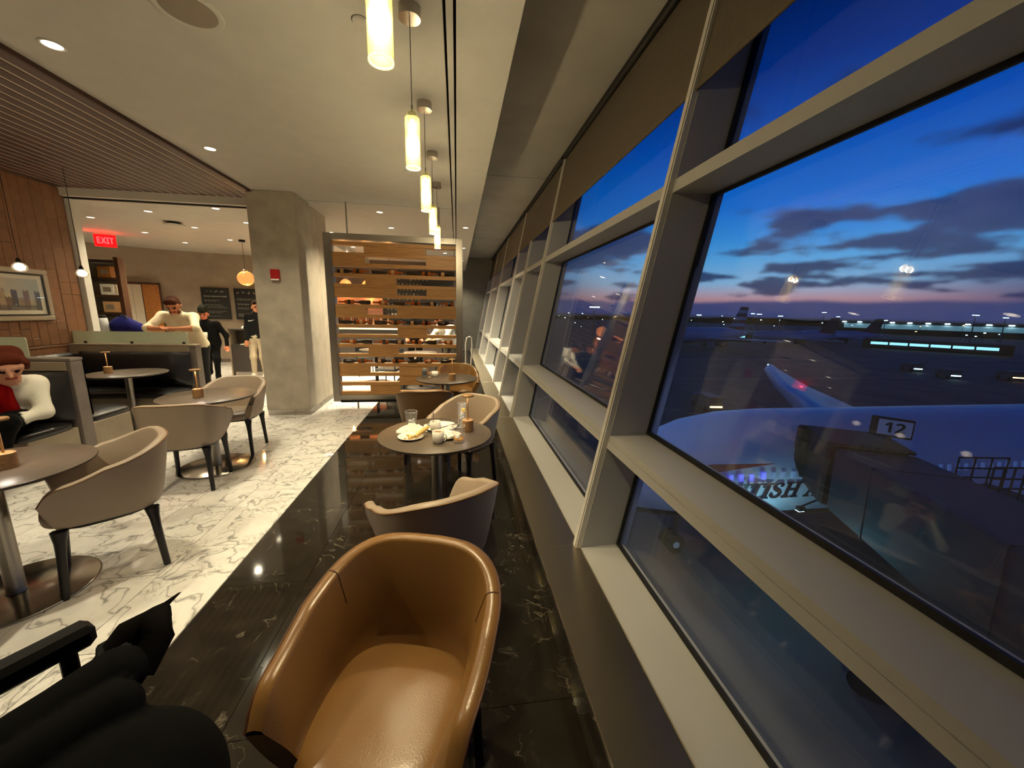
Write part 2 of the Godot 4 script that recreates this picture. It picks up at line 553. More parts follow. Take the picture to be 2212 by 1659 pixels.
	M.sil_frame = mat(Color(0.70, 0.66, 0.58), 0.35, 0.6)
	M.sil_dark = mat(Color(0.10, 0.085, 0.07), 0.4)
	M.mount = mat(Color(0.86, 0.83, 0.73), 0.8)
	M.speaker = mat(Color(0.60, 0.55, 0.50), 0.9)
	# the airfield
	M.asphalt = tri_map(mat(Color(0.40, 0.375, 0.37), 0.75, 0.0, {"albedo_texture": soft_tex(41, 0.02, 0.6, 1.0, 256, 5)}), Vector3(0.02, 0.02, 0.02), true)
	M.grass = mat(Color(0.09, 0.085, 0.075), 0.95)
	M.paint = mat(Color(0.62, 0.60, 0.55), 0.8)
	M.hull = mat(Color(0.90, 0.91, 0.93), 0.3)
	M.hull_blue = mat(Color(0.035, 0.065, 0.22), 0.3)
	M.hull_text = mat(Color(0.03, 0.05, 0.16), 0.4)
	M.engine = mat(Color(0.30, 0.32, 0.38), 0.35, 0.6)
	M.bridge = tri_map(mat(Color(0.06, 0.065, 0.11), 0.6, 0.0, {"albedo_texture": mottle}), Vector3(0.3, 0.3, 0.3))
	M.bridge_dark = mat(Color(0.10, 0.085, 0.085), 0.7)
	M.tyre = mat(Color(0.03, 0.03, 0.03), 0.9)
	M.terminal = mat(Color(0.20, 0.19, 0.20), 0.8)
	M.aa_red = mat(Color(0.70, 0.12, 0.12), 0.5)
	M.aa_blue = mat(Color(0.10, 0.14, 0.32), 0.5)
	M.vest = mat(Color(0.62, 0.85, 0.08), 0.6)
	M.vehicle = mat(Color(0.30, 0.33, 0.36), 0.5)
	M.cold_light = glow(Color(0.72, 0.93, 1.0), 9.0)
	M.cold_soft = glow(Color(0.55, 0.85, 0.95), 1.6)

# ------------------------------------------------------------------ sky
func dusk_sky() -> PanoramaSkyMaterial:
	var w = 2048
	var h = 1024
	var stops = [[0.0, Color8(128, 104, 124)], [2.2, Color8(178, 138, 152)], [3.0, Color8(164, 158, 184)], [4.2, Color8(128, 178, 220)], [7.0, Color8(82, 164, 228)], [9.5, Color8(44, 140, 224)], [13.0, Color8(12, 110, 214)], [20.0, Color8(0, 78, 184)], [26.0, Color8(0, 46, 134)], [33.0, Color8(0, 22, 78)], [45.0, Color8(0, 14, 52)], [90.0, Color8(0, 11, 42)]]
	var far_stops = [[0.0, Color8(40, 52, 92)], [6.0, Color8(30, 66, 130)], [13.0, Color8(8, 62, 146)], [20.0, Color8(0, 52, 136)], [26.0, Color8(0, 36, 108)], [33.0, Color8(0, 20, 72)], [45.0, Color8(0, 13, 50)], [90.0, Color8(0, 11, 42)]]
	var n1 = noise(57, 0.16, FastNoiseLite.TYPE_SIMPLEX_SMOOTH, 6)
	var n2 = noise(58, 0.05, FastNoiseLite.TYPE_SIMPLEX_SMOOTH, 3)
	var data = PackedFloat32Array()
	data.resize(w * h * 3)
	var pick = func(s: Array, e: float) -> Color:
		for i in range(1, s.size()):
			if e <= s[i][0]:
				return (s[i - 1][1] as Color).srgb_to_linear().lerp((s[i][1] as Color).srgb_to_linear(), (e - s[i - 1][0]) / (s[i][0] - s[i - 1][0]))
		return (s[-1][1] as Color).srgb_to_linear()
	for y in h:
		var e = 90.0 - 180.0 * (y + 0.5) / h
		var below = e < 0.0
		var near = pick.call(stops, maxf(e, 0.0))
		var far = pick.call(far_stops, maxf(e, 0.0))
		var ce = cos(deg_to_rad(e))
		var se = sin(deg_to_rad(e))
		for x in w:
			var i = (y * w + x) * 3
			if below:
				data[i] = 0.018
				data[i + 1] = 0.024
				data[i + 2] = 0.05
				continue
			var az = TAU * (x + 0.5) / w
			var dx = sin(az) * ce
			var dz = -cos(az) * ce
			var off = 1.0 - cos(az - deg_to_rad(38.0))
			var c: Color = near.lerp(far, maxf(smoothstep(0.06, 1.1, off), 0.8 * smoothstep(0.008, 0.10, off) * smoothstep(8.0, 3.0, e)))
			if e < 38.0:
				var px = dx / (se + 0.11) * 1.9
				var pz = dz / (se + 0.11) * 1.9
				var d = n1.get_noise_2d(px * 3.1, pz * 3.1) * 0.62 + n2.get_noise_2d(px * 4.0 + 31.0, pz * 4.0) * 0.5
				var band = exp(-pow((e - 10.0) / 4.2, 2.0))
				var low = smoothstep(0.02, 0.13, off) * smoothstep(9.0, 4.0, e)
				var cover = -0.24 + 0.50 * band + 0.55 * low - 0.12 * smoothstep(14.0, 26.0, e)
				var k = smoothstep(-0.05, 0.16, d + cover)
				var dark = Color8(18, 38, 92).srgb_to_linear().lerp(Color8(50, 62, 110).srgb_to_linear(), clampf(0.5 - d * 1.8, 0.0, 1.0))
				c = c.lerp(dark, k * 0.9)
				var bank = smoothstep(2.3, 1.7, e + 0.5 * n2.get_noise_2d(az * 60.0, 4.0))
				c = c.lerp(Color8(46, 62, 118).srgb_to_linear(), bank * 0.95)
			data[i] = c.r
			data[i + 1] = c.g
			data[i + 2] = c.b
	var im = Image.create_from_data(w, h, false, Image.FORMAT_RGBF, data.to_byte_array())
	var m = PanoramaSkyMaterial.new()
	m.panorama = ImageTexture.create_from_image(im)
	return m

# ------------------------------------------------------------------ the leaning window wall
func xf(y: float) -> float:      # front of the frames
	return 0.79 + 0.187 * (y - 0.11)

func xg(y: float) -> float:      # glass
	return xf(y) + 0.25

func lean(y0, y1, d0, d1) -> PackedVector2Array:   # a leaning strip from height y0 to y1, between depths d0 and d1 behind the front
	return PackedVector2Array([Vector2(xf(y0) + d0, y0), Vector2(xf(y0) + d1, y0), Vector2(xf(y1) + d1, y1), Vector2(xf(y1) + d0, y1)])

func mullion(parent: Node, z: float, full: bool) -> void:
	put(B.new().prism(lean(0.112, 3.65, 0.0, 0.31), z - 0.035, z + 0.035), "mullion", M.frame_paint, parent)
	var top = 3.64 if full else 2.80
	var o = 0.0 if full else 0.0
	put(B.new().prism(lean(0.085, top, -0.034, o), z - 0.024, z + 0.012), "nosing", M.nosing, parent)
	put(B.new().prism(lean(0.085, top, -0.030, o), z + 0.017, z + 0.027), "nosing_strip", M.nosing, parent)

func pane(parent: Node, y0: float, y1: float, z0: float, z1: float) -> void:
	put(B.new().prism(lean(y0, y1, 0.25, 0.276), z0, z1), "pane", M.glass, parent)
	var b = B.new()
	var t = 0.022
	for e in [[y0, y0 + t], [y1 - t, y1]]:
		b.prism(lean(e[0], e[1], 0.236, 0.249), z0, z1)
	for e in [[z0, z0 + signf(z1 - z0) * t], [z1 - signf(z1 - z0) * t, z1]]:
		b.prism(lean(y0 + t, y1 - t, 0.236, 0.249), e[0], e[1])
	put(b, "gasket", M.gasket, parent)

func window_bay(i: int, z0: float, z1: float, mid: float) -> void:
	var w = setting("window_%d" % i, "leaning window bay with white frames looking out on the apron")
	mullion(w, z1, true)
	var a = z0 - 0.035
	var b = z1 + 0.035
	put(B.new().prism(PackedVector2Array([Vector2(xf(0.11), -0.1), Vector2(xf(0.11) + 0.285, -0.1), Vector2(xf(0.11) + 0.285, 0.118), Vector2(xf(0.11), 0.110)]), a, b), "sill", M.frame_paint, w)
	put(B.new().prism(PackedVector2Array([Vector2(xf(0.785), 0.785), Vector2(xf(0.785) + 0.30, 0.800), Vector2(xf(0.827) + 0.30, 0.827), Vector2(xf(0.827), 0.827)]), a, b), "transom", M.frame_paint, w)
	put(B.new().prism(PackedVector2Array([Vector2(xf(0.83) + 0.0015, 0.8295), Vector2(xf(0.83) + 0.30, 0.8295), Vector2(xf(0.868) + 0.30, 0.870), Vector2(xf(0.862) + 0.0015, 0.862)]), a, b), "transom_cap", M.frame_paint, w)
	put(B.new().prism(PackedVector2Array([Vector2(xf(2.269), 2.269), Vector2(xf(2.269) + 0.30, 2.280), Vector2(xf(2.342) + 0.30, 2.335), Vector2(xf(2.342), 2.342)]), a, b), "transom", M.frame_paint, w)
	put(B.new().prism(lean(3.56, 3.65, 0.0, 0.31), a, b), "head", M.frame_paint, w)
	var cuts = [a, b]
	if mid != 0.0:
		mullion(w, mid, false)
		cuts = [a, mid + 0.035, mid - 0.035, b]
	for k in range(0, cuts.size(), 2):
		pane(w, 0.118, 0.800, cuts[k], cuts[k + 1])
		pane(w, 0.870, 2.280, cuts[k], cuts[k + 1])
		pane(w, 2.335, 3.56, cuts[k], cuts[k + 1])

func roller_blind(z0: float, z1: float, label: String) -> void:
	var t = thing("roller_blind", label, "blind", Vector3(xf(2.787), 2.787, (z0 + z1) * 0.5), 0, "roller blinds along the window wall")
	var inv = Transform3D(Basis(), -t.position)
	put(B.new().prism(lean(2.80, 3.60, -0.014, -0.011), z0 - 0.026, z1 + 0.03, inv), "fabric", M.blind, t)
	put(B.new().tube([Vector3(xf(2.795) - 0.0125, 2.795, z0 - 0.026), Vector3(xf(2.795) - 0.0125, 2.795, z1 + 0.03)], 0.0105, 10, true, inv), "hem_bar", M.blind, t)
	put(B.new().tube([Vector3(xf(3.60) - 0.03, 3.60, z0 - 0.026), Vector3(xf(3.60) - 0.03, 3.60, z1 + 0.03)], 0.038, 14, true, inv), "roller", M.dark_metal, t)

const ORD = ["first", "second", "third", "fourth", "fifth", "sixth", "seventh", "eighth", "ninth", "tenth", "eleventh", "twelfth", "thirteenth", "fourteenth", "fifteenth", "sixteenth"]

# ------------------------------------------------------------------ lamps
func omni(p: Vector3, c: Color, e: float, size = 0.03) -> void:
	var l = OmniLight3D.new()
	l.name = numbered("lamp_light")
	l.light_color = c
	l.light_energy = e
	l.omni_range = 30.0
	l.omni_attenuation = 2.0
	l.light_size = size
	l.shadow_enabled = true
	add_child(l)
	l.position = p

func spot(p: Vector3, c: Color, e: float, angle: float, size = 0.04, blend = 0.6) -> void:
	var l = SpotLight3D.new()
	l.name = numbered("spot_light")
	l.light_color = c
	l.light_energy = e
	l.spot_range = 30.0
	l.spot_attenuation = 2.0
	l.spot_angle = angle
	l.spot_angle_attenuation = blend
	l.light_size = size
	l.shadow_enabled = true
	add_child(l)
	l.position = p
	l.rotation.x = -PI / 2

var down_proto: Node3D
func downlight(x: float, y: float, z: float, e: float, label: String, group: String, angle = 62.0) -> void:
	if down_proto == null:
		down_proto = thing("recessed_downlight", label, "downlight", Vector3(x, y, z), 0, group)
		put(B.new().lathe([Vector2(0.062, -0.001), Vector2(0.064, -0.005), Vector2(0.058, -0.007), Vector2(0.047, -0.004), Vector2(0.045, -0.001)], 28), "trim_ring", M.nosing, down_proto)
		put(B.new().turn([Vector2(0.0, -0.0035), Vector2(0.0445, -0.0035), Vector2(0.0445, -0.0005)], 28), "lamp_lens", M.down_glow, down_proto)
	else:
		dup(down_proto, Vector3(x, y, z), 0, label, group)
	spot(Vector3(x, y - 0.012, z), M.warm, e, angle, 0.04, 0.75)

var pend_proto: Node3D
func pendant(x: float, z: float, label: String, group: String) -> void:
	if pend_proto == null:
		var t = thing("tube_pendant", label, "pendant lamp", Vector3(x, CEIL, z), 0, group)
		pend_proto = t
		put(B.new().turn([Vector2(0, -0.055), Vector2(0.056, -0.055), Vector2(0.056, -0.001), Vector2(0, -0.001)], 28), "ceiling_cup", M.chrome, t)
		put(B.new().tube([Vector3(0, -0.05, 0), Vector3(0, -0.47, 0)], 0.0022, 6), "cord", M.dark_metal, t)
		put(B.new().lathe([Vector2(0.0, -0.455), Vector2(0.006, -0.455), Vector2(0.006, -0.49), Vector2(0.022, -0.492), Vector2(0.023, -0.53), Vector2(0.0, -0.53)], 20), "lamp_holder", M.chrome, t)
		put(B.new().turn([Vector2(0.027, -0.487), Vector2(0.0285, -0.487), Vector2(0.0285, -0.525), Vector2(0.027, -0.525)], 24), "neck_glass", M.amber_glass, t)
		var g = put(B.new().turn([Vector2(0.0, -0.52), Vector2(0.039, -0.52), Vector2(0.0395, -0.522), Vector2(0.0395, -0.768), Vector2(0.0365, -0.768), Vector2(0.0365, -0.524), Vector2(0.0, -0.524)], 36), "shade_light", M.amber_glass, t)
		put(B.new().lathe([Vector2(0.0362, -0.766), Vector2(0.0398, -0.766), Vector2(0.0402, -0.7685), Vector2(0.0398, -0.771), Vector2(0.0362, -0.771), Vector2(0.0358, -0.7685), Vector2(0.0362, -0.766)], 36), "rim_light", M.rim_glow, g)
		put(B.new().turn([Vector2(0.026, -0.53), Vector2(0.0265, -0.53), Vector2(0.0265, -0.76), Vector2(0.026, -0.76)], 24), "inner_sleeve", M.sleeve, t)
		put(B.new().lathe([Vector2(0.0, -0.528), Vector2(0.012, -0.532), Vector2(0.014, -0.55), Vector2(0.008, -0.572), Vector2(0.0, -0.576)], 16), "lamp_bulb", M.bulb, t)
	else:
		dup(pend_proto, Vector3(x, CEIL, z), 0, label, group)
	omni(Vector3(x, CEIL - 0.555, z), M.warm_pend, 0.20, 0.02)
	spot(Vector3(x, CEIL - 0.585, z), M.warm_pend, 2.5, 47.0, 0.02, 1.0)

# ------------------------------------------------------------------ everything
func _ready() -> void:
	rng.seed = 7
	# camera
	var cam = Camera3D.new()
	cam.name = "camera"
	add_child(cam)
	cam.transform = Transform3D(Basis(Vector3(0.989509, 0.02138, 0.14288), Vector3(0.006032, 0.982012, -0.18872), Vector3(-0.144344, 0.187602, 0.971581)).orthonormalized(), Vector3(0, 1.6, 0))
	cam.fov = 90.94
	cam.near = 0.05
	cam.far = 3000.0
	cam.current = true
	# sky and exposure
	var env = Environment.new()
	env.background_mode = Environment.BG_SKY
	env.sky = Sky.new()
	env.sky.sky_material = dusk_sky()
	env.tonemap_mode = Environment.TONE_MAPPER_LINEAR
	env.tonemap_exposure = 1.0
	env.sdfgi_enabled = true
	env.ssao_enabled = true
	env.ssil_enabled = true
	var we = WorldEnvironment.new()
	we.name = "surroundings"
	we.environment = env
	add_child(we)
	M.warm = Color(1.0, 0.945, 0.80)
	M.warm_pend = Color(1.0, 0.915, 0.72)
	M.down_glow = glow(Color(1.0, 0.93, 0.80), 7.0)
	M.bulb = glow(Color(1.0, 0.86, 0.55), 16.0)
	M.amber_glass = mat(Color(0.95, 0.86, 0.45, 0.16), 0.12, 0.0, {"transparency": BaseMaterial3D.TRANSPARENCY_ALPHA, "emission_enabled": true, "emission": Color(1.0, 0.935, 0.52), "emission_energy_multiplier": 0.72})
	M.sleeve = mat(Color(0.97, 0.90, 0.60, 0.12), 0.2, 0.0, {"transparency": BaseMaterial3D.TRANSPARENCY_ALPHA, "emission_enabled": true, "emission": Color(1.0, 0.90, 0.48), "emission_energy_multiplier": 0.25})
	M.rim_glow = glow(Color(1.0, 0.95, 0.70), 1.3)
	M.globe_glass = mat(Color(1.0, 0.97, 0.92, 0.12), 0.05, 0.0, {"transparency": BaseMaterial3D.TRANSPARENCY_ALPHA, "emission_enabled": true, "emission": Color(1.0, 0.90, 0.74), "emission_energy_multiplier": 0.25})
	M.globe_bulb = glow(Color(1.0, 0.92, 0.80), 3.0)
	M.table_glow = glow(Color(1.0, 0.96, 0.90), 5.0)
	M.exit_glow = glow(Color(1.0, 0.02, 0.06), 1.3, Color(0.6, 0.02, 0.03))
	M.exit_letter = glow(Color(1.0, 0.35, 0.38), 1.6, Color(0.9, 0.4, 0.4))
	M.copper_glow = mat(Color(0.90, 0.52, 0.28, 0.6), 0.12, 0.0, {"transparency": BaseMaterial3D.TRANSPARENCY_ALPHA, "emission_enabled": true, "emission": Color(1.0, 0.66, 0.36), "emission_energy_multiplier": 0.9})
	M.bright_panel = mat(Color(0.90, 0.87, 0.80), 0.6)
	M.rim_glass = mat(Color(0.95, 0.96, 0.95, 0.5), 0.05, 0.0, {"transparency": BaseMaterial3D.TRANSPARENCY_ALPHA})
	M.copper_mirror = mat(Color(0.80, 0.60, 0.52), 0.25, 1.0)
	M.mast_lamp = glow(Color(0.72, 0.93, 1.0), 12.0)
	M.far_lamp = glow(Color(0.75, 0.95, 1.0), 9.0)
	M.far_lamp_warm = glow(Color(1.0, 0.80, 0.50), 6.0)
	M.cold_dim = glow(Color(0.45, 0.75, 0.80), 0.25)
	M.cabin_lit = glow(Color(0.35, 0.36, 1.0), 0.8)
	M.cabin_dim = glow(Color(0.30, 0.45, 0.75), 0.22)
	M.cab_window = glow(Color(0.45, 0.88, 1.0), 1.0)
	M.sign_face = mat(Color(0.82, 0.82, 0.80), 0.6)
	materials()
	M.print = mat(Color.WHITE, 0.7, 0.0, {"albedo_texture": street_print()})
	M.pack_body = tri_map(mat(Color.WHITE, 0.85, 0.0, {"vertex_color_use_as_albedo": true, "metallic_specular": 0.12}), Vector3(10, 10, 10))
	shell()
	fixtures()
	rack()
	furniture()
	table_things()
	booths()
	corridor()
	bar_room()
	people()
	luggage()
	airfield()

func shell() -> void:
	# floor: slabs under the tiles, then the tiles
	var fl = setting("floor", "polished white marble floor with a strip of dark marble along the windows")
	put(B.new().span(Vector3(-10.2, -0.3, -15.9), Vector3(1.15, -0.012, 4.9)), "slab", M.grout, fl)
	var TW = 0.415
	var TL = 0.825
	var white = []
	for k in 12:
		var b = B.new()
		b.span(Vector3(-TW / 2 + 0.0020, -0.012, -TL / 2 + 0.0020), Vector3(TW / 2 - 0.0020, 0.0, TL / 2 - 0.0020), 0.001)
		retex(b, 2.0, Vector2(rng.randf(), rng.randf()), k % 2 == 1)
		white.append(b.mesh())
	var spots = []
	for s in 21:
		var x = -1.365 - TW * (s + 0.5)
		var off = [0.11, -0.165][s % 2] if s < 2 else [0.11, -0.165][s % 2]
		for r in range(-4, 19):
			var z = -TL * (r + 0.5) + 0.06 - off - 0.045
			if z < -15.4 or z > 2.2 or x < -9.9:
				continue
			if x < -5.3 and z > -6.3:
				continue
			spots.append(Vector3(x, 0, z))
	spots.sort_custom(func(a, b): return a.length() < b.length())
	var rest = B.new()
	for i in spots.size():
		if i < 290:
			put(white[rng.randi() % 12], "white_tile", M.white_tile, fl, Transform3D(Basis(Vector3.UP, PI * (rng.randi() % 2)), spots[i]))
		else:
			rest.join(white[i % 12], Transform3D(Basis(), spots[i]))
			var m0: Mesh = white[i % 12]
			var uvs = m0.surface_get_arrays(0)[Mesh.ARRAY_TEX_UV]
			for q in uvs.size():
				rest.uv[rest.uv.size() - uvs.size() + q] = uvs[q]
	var ro = put(rest, "far_white_tiles", M.white_tile, fl)
	ro.set_meta("kind", "stuff")
	# dark strip: tiles 0.46 by 0.87
	var dark = []
	for k in 8:
		var b = B.new()
		b.span(Vector3(-0.2335 + 0.0008, -0.012, -0.435 + 0.0008), Vector3(0.2335 - 0.0008, 0.0, 0.435 - 0.0008), 0.001)
		retex(b, 1.7, Vector2(rng.randf(), rng.randf()), false)
		dark.append(b.mesh())
	for c in 4:
		for r in 22:
			var z = -0.87 * (r + 0.5) + 3.08 - [0.0, 0.0, 0.0, 0.0][c]
			if z < -15.3:
				continue
			put(dark[rng.randi() % 8], "dark_tile", M.dark_tile, fl, Transform3D(Basis(Vector3.UP, PI * (rng.randi() % 2)), Vector3(-1.362 + 0.467 * (c + 0.5), 0, z)))
	# steel ledge with its dark kerb under the windows
	var kb = setting("baseboard_window", "low kerb of dark polished marble under the steel ledge")
	put(B.new().span(Vector3(0.503, -0.05, -15.5), Vector3(0.522, 0.088, 4.6), 0.002), "kerb", M.dark_kerb, kb)
	var lg = setting("trim_1", "brushed steel ledge running along the foot of the window wall")
	var zs = [4.6, 0.85, -2.15, -5.25, -8.0, -10.7, -13.3, -15.5]
	for i in zs.size() - 1:
		put(B.new().span(Vector3(0.512, 0.088, zs[i] - 0.0015), Vector3(0.80, 0.102, zs[i + 1] + 0.0015), 0.002), "ledge_plate", M.ledge, lg)
	put(B.new().span(Vector3(0.522, -0.05, -15.5), Vector3(0.79, 0.087, 4.6)), "core", M.grout, lg)
	for i in zs.size() - 1:
		window_bay(i + 1, zs[i], zs[i + 1], -6.68 if i == 3 else 0.0)
		if i < 7:
			roller_blind(zs[i], zs[i + 1], "brown roller blind drawn part way, %s bay along the windows from the far end wall" % ["seventh", "sixth", "fifth", "fourth", "third", "second", "first"][i])
	# ceilings
	var sl = Vector3(0, 0, 0)
	var ce = setting("ceiling", "smooth cream plaster ceiling with a linear slot")
	put(B.new().span(Vector3(-2.74, CEIL, -6.30), Vector3(-0.063, CEIL + 0.2, 4.6)), "panel", M.plaster, ce)
	put(B.new().span(Vector3(-0.047, CEIL, -15.5), Vector3(-0.008, CEIL + 0.2, 4.6), 0.002), "slot_bar", M.plaster, ce)
	put(B.new().span(Vector3(0.008, CEIL, -15.5), Vector3(0.353, CEIL + 0.2, 4.6)), "soffit", M.plaster, ce)
	put(B.new().span(Vector3(-4.2, CEIL, -15.5), Vector3(-0.063, CEIL + 0.2, -6.335)), "panel", M.plaster, ce)
	put(B.new().span(Vector3(-2.74, CEIL + 0.03, -6.335), Vector3(-0.063, CEIL + 0.2, -6.30)), "reveal", M.dark_metal, ce)
	put(B.new().span(Vector3(-0.07, CEIL + 0.09, -15.5), Vector3(0.012, CEIL + 0.2, 4.6)), "slot_back", M.void, ce)
	put(B.new().span(Vector3(0.325, CEIL + 0.2, -15.5), Vector3(0.353, 3.66, 4.6)), "fascia", M.bay_plaster, ce)
	var cy = setting("ceiling_bay", "raised plaster ceiling over the window bay")
	put(B.new().span(Vector3(0.325, 3.65, -6.26), Vector3(2.2, 3.85, 4.9)), "panel", M.bay_plaster, cy)
	put(B.new().span(Vector3(0.325, 3.65, -15.9), Vector3(2.2, 3.85, -6.275)), "panel", M.bay_plaster, cy)
	put(B.new().span(Vector3(0.325, 3.67, -6.28), Vector3(2.2, 3.85, -6.255)), "joint", M.dark_metal, cy)
	struct(B.new().span(Vector3(-10.2, 3.85, -15.9), Vector3(2.2, 4.0, 4.9)), "roof", M.plaster)
	struct(B.new().span(Vector3(1.72, 3.63, -15.9), Vector3(2.2, 4.0, 4.9)), "trim_2", M.frame_paint)
	# slatted ceiling over the booths
	var sc = setting("ceiling_slatted", "dark wood slats in rows over the booths with pale gaps between")
	put(B.new().span(Vector3(-5.4, 3.1105, -6.25), Vector3(-2.74, 3.3, 4.6)), "backing", M.slat_back, sc)
	var slat = B.new().span(Vector3(-0.044, 0.0, -6.24), Vector3(0.044, 0.006, 4.6), 0.002).mesh()
	for i in 22:
		put(slat, "slat", M.slat, sc, at(-2.79 - 0.1145 * i, 3.105, 0))
	put(B.new().span(Vector3(-2.742, 3.105, -6.24), Vector3(-2.73, CEIL, 4.6)), "edge_board", M.slat, sc)
	var hd = setting("trim_3", "pale trim across the end of the slatted ceiling")
	put(B.new().span(Vector3(-5.4, 3.005, -6.32), Vector3(-2.80, 3.3, -6.25), 0.003), "fascia", M.nosing, hd)
	put(B.new().span(Vector3(-5.4, 2.985, -6.36), Vector3(-2.80, 3.3, -6.325)), "shadow_gap", M.dark_metal, hd)
	struct(B.new().span(Vector3(-10.2, 3.0, -15.9), Vector3(-2.75, 3.3, -6.36)), "ceiling_corridor", M.plaster, "plaster ceiling of the passage behind the booths")
	# walls
	struct(B.new().span(Vector3(-10.2, -0.1, 4.6), Vector3(1.9, 3.9, 4.9)), "wall_back", M.taupe, "plain wall behind the viewer")
	struct(B.new().span(Vector3(-0.3, -0.1, -15.9), Vector3(1.75, 3.9, -15.5)), "wall_end", M.end_wall, "plain end wall closing the window bay")
	struct(B.new().span(Vector3(-5.0, -0.1, -15.9), Vector3(-0.06, 3.3, -13.2)), "wall_bar", M.dark_wall, "dark wall behind the bar")
	struct(B.new().span(Vector3(-10.5, -0.1, -15.9), Vector3(-10.2, 3.9, 4.9)), "wall_far_left", M.taupe)
	# column beside the rack
	var co = setting("column", "plastered square column with a steel skirting")
	put(B.new().span(Vector3(-2.80, 0.085, -6.47), Vector3(-2.19, CEIL, -5.92), 0.006), "shaft", M.column, co)
	put(B.new().span(Vector3(-2.792, -0.01, -6.47), Vector3(-2.198, 0.085, -5.928), 0.002), "skirting", M.chrome, co)
	var cw = setting("wall_column", "plastered wall panels running back from the column")
	put(B.new().span(Vector3(-2.75, 0.0, -6.86), Vector3(-2.225, CEIL, -6.475), 0.003), "panel", M.column, cw)
	put(B.new().span(Vector3(-2.75, 0.0, -7.30), Vector3(-2.225, CEIL, -6.865), 0.003), "panel", M.column, cw)
	put(B.new().span(Vector3(-2.76, -0.01, -7.31), Vector3(-2.215, 0.07, -6.475), 0.002), "skirting", M.chrome, cw)
	# leather-tiled wall by the booths
	var lw = setting("wall_left", "wall clad in stitched brown leather tiles of many sizes")
	put(B.new().span(Vector3(-5.6, -0.1, -6.32), Vector3(-5.268, 3.12, 4.6)), "core", M.leather_wall[3], lw)
	put(B.new().span(Vector3(-5.27, 0.0, -6.30), Vector3(-5.25, 1.005, 4.6), 0.002), "wainscot", M.leather_wall[1], lw)
	put(B.new().span(Vector3(-5.27, 1.012, -6.30), Vector3(-5.243, 1.04, 4.6), 0.002), "rail", M.leather_wall[3], lw)
	var made = 0
	var z = -6.295
	while z < -1.6:
		var wdt = [0.095, 0.11, 0.13, 0.15][rng.randi() % 4]
		var y = 1.045
		while y < 3.09:
			var hgt = [0.16, 0.28, 0.36, 0.45, 0.7, 1.1][rng.randi() % 6] * (1.0 if y > 1.5 else 0.6)
			if 3.09 - y - hgt < 0.1:
				hgt = 3.10 - y
			if made < 290 and z < -2.0:
				var proud = rng.randf() * 0.007
				put(B.new().span(Vector3(-5.268, y + 0.0008, z + 0.0008), Vector3(-5.250 + proud, y + hgt - 0.0008, z + wdt - 0.0008), 0.005), "leather_tile", M.leather_wall[rng.randi() % 4], lw)
				made += 1
			y += hgt
		z += wdt
	put(B.new().span(Vector3(-5.268, 1.045, z), Vector3(-5.25, 3.10, 4.6)), "plain_leather", M.leather_wall[0], lw)
	struct(B.new().span(Vector3(-5.62, 0.0, -6.44), Vector3(-5.20, 3.02, -6.325), 0.004), "trim_4", M.nosing, "pale post at the end of the leather wall")

# lay a tile's top face on a window of the marble
func retex(b: B, size: float, off: Vector2, turned: bool) -> void:
	for i in b.v.size():
		var p = b.v[i]
		b.uv[i] = (Vector2(p.z, p.x) if turned else Vector2(p.x, p.z)) / size + off

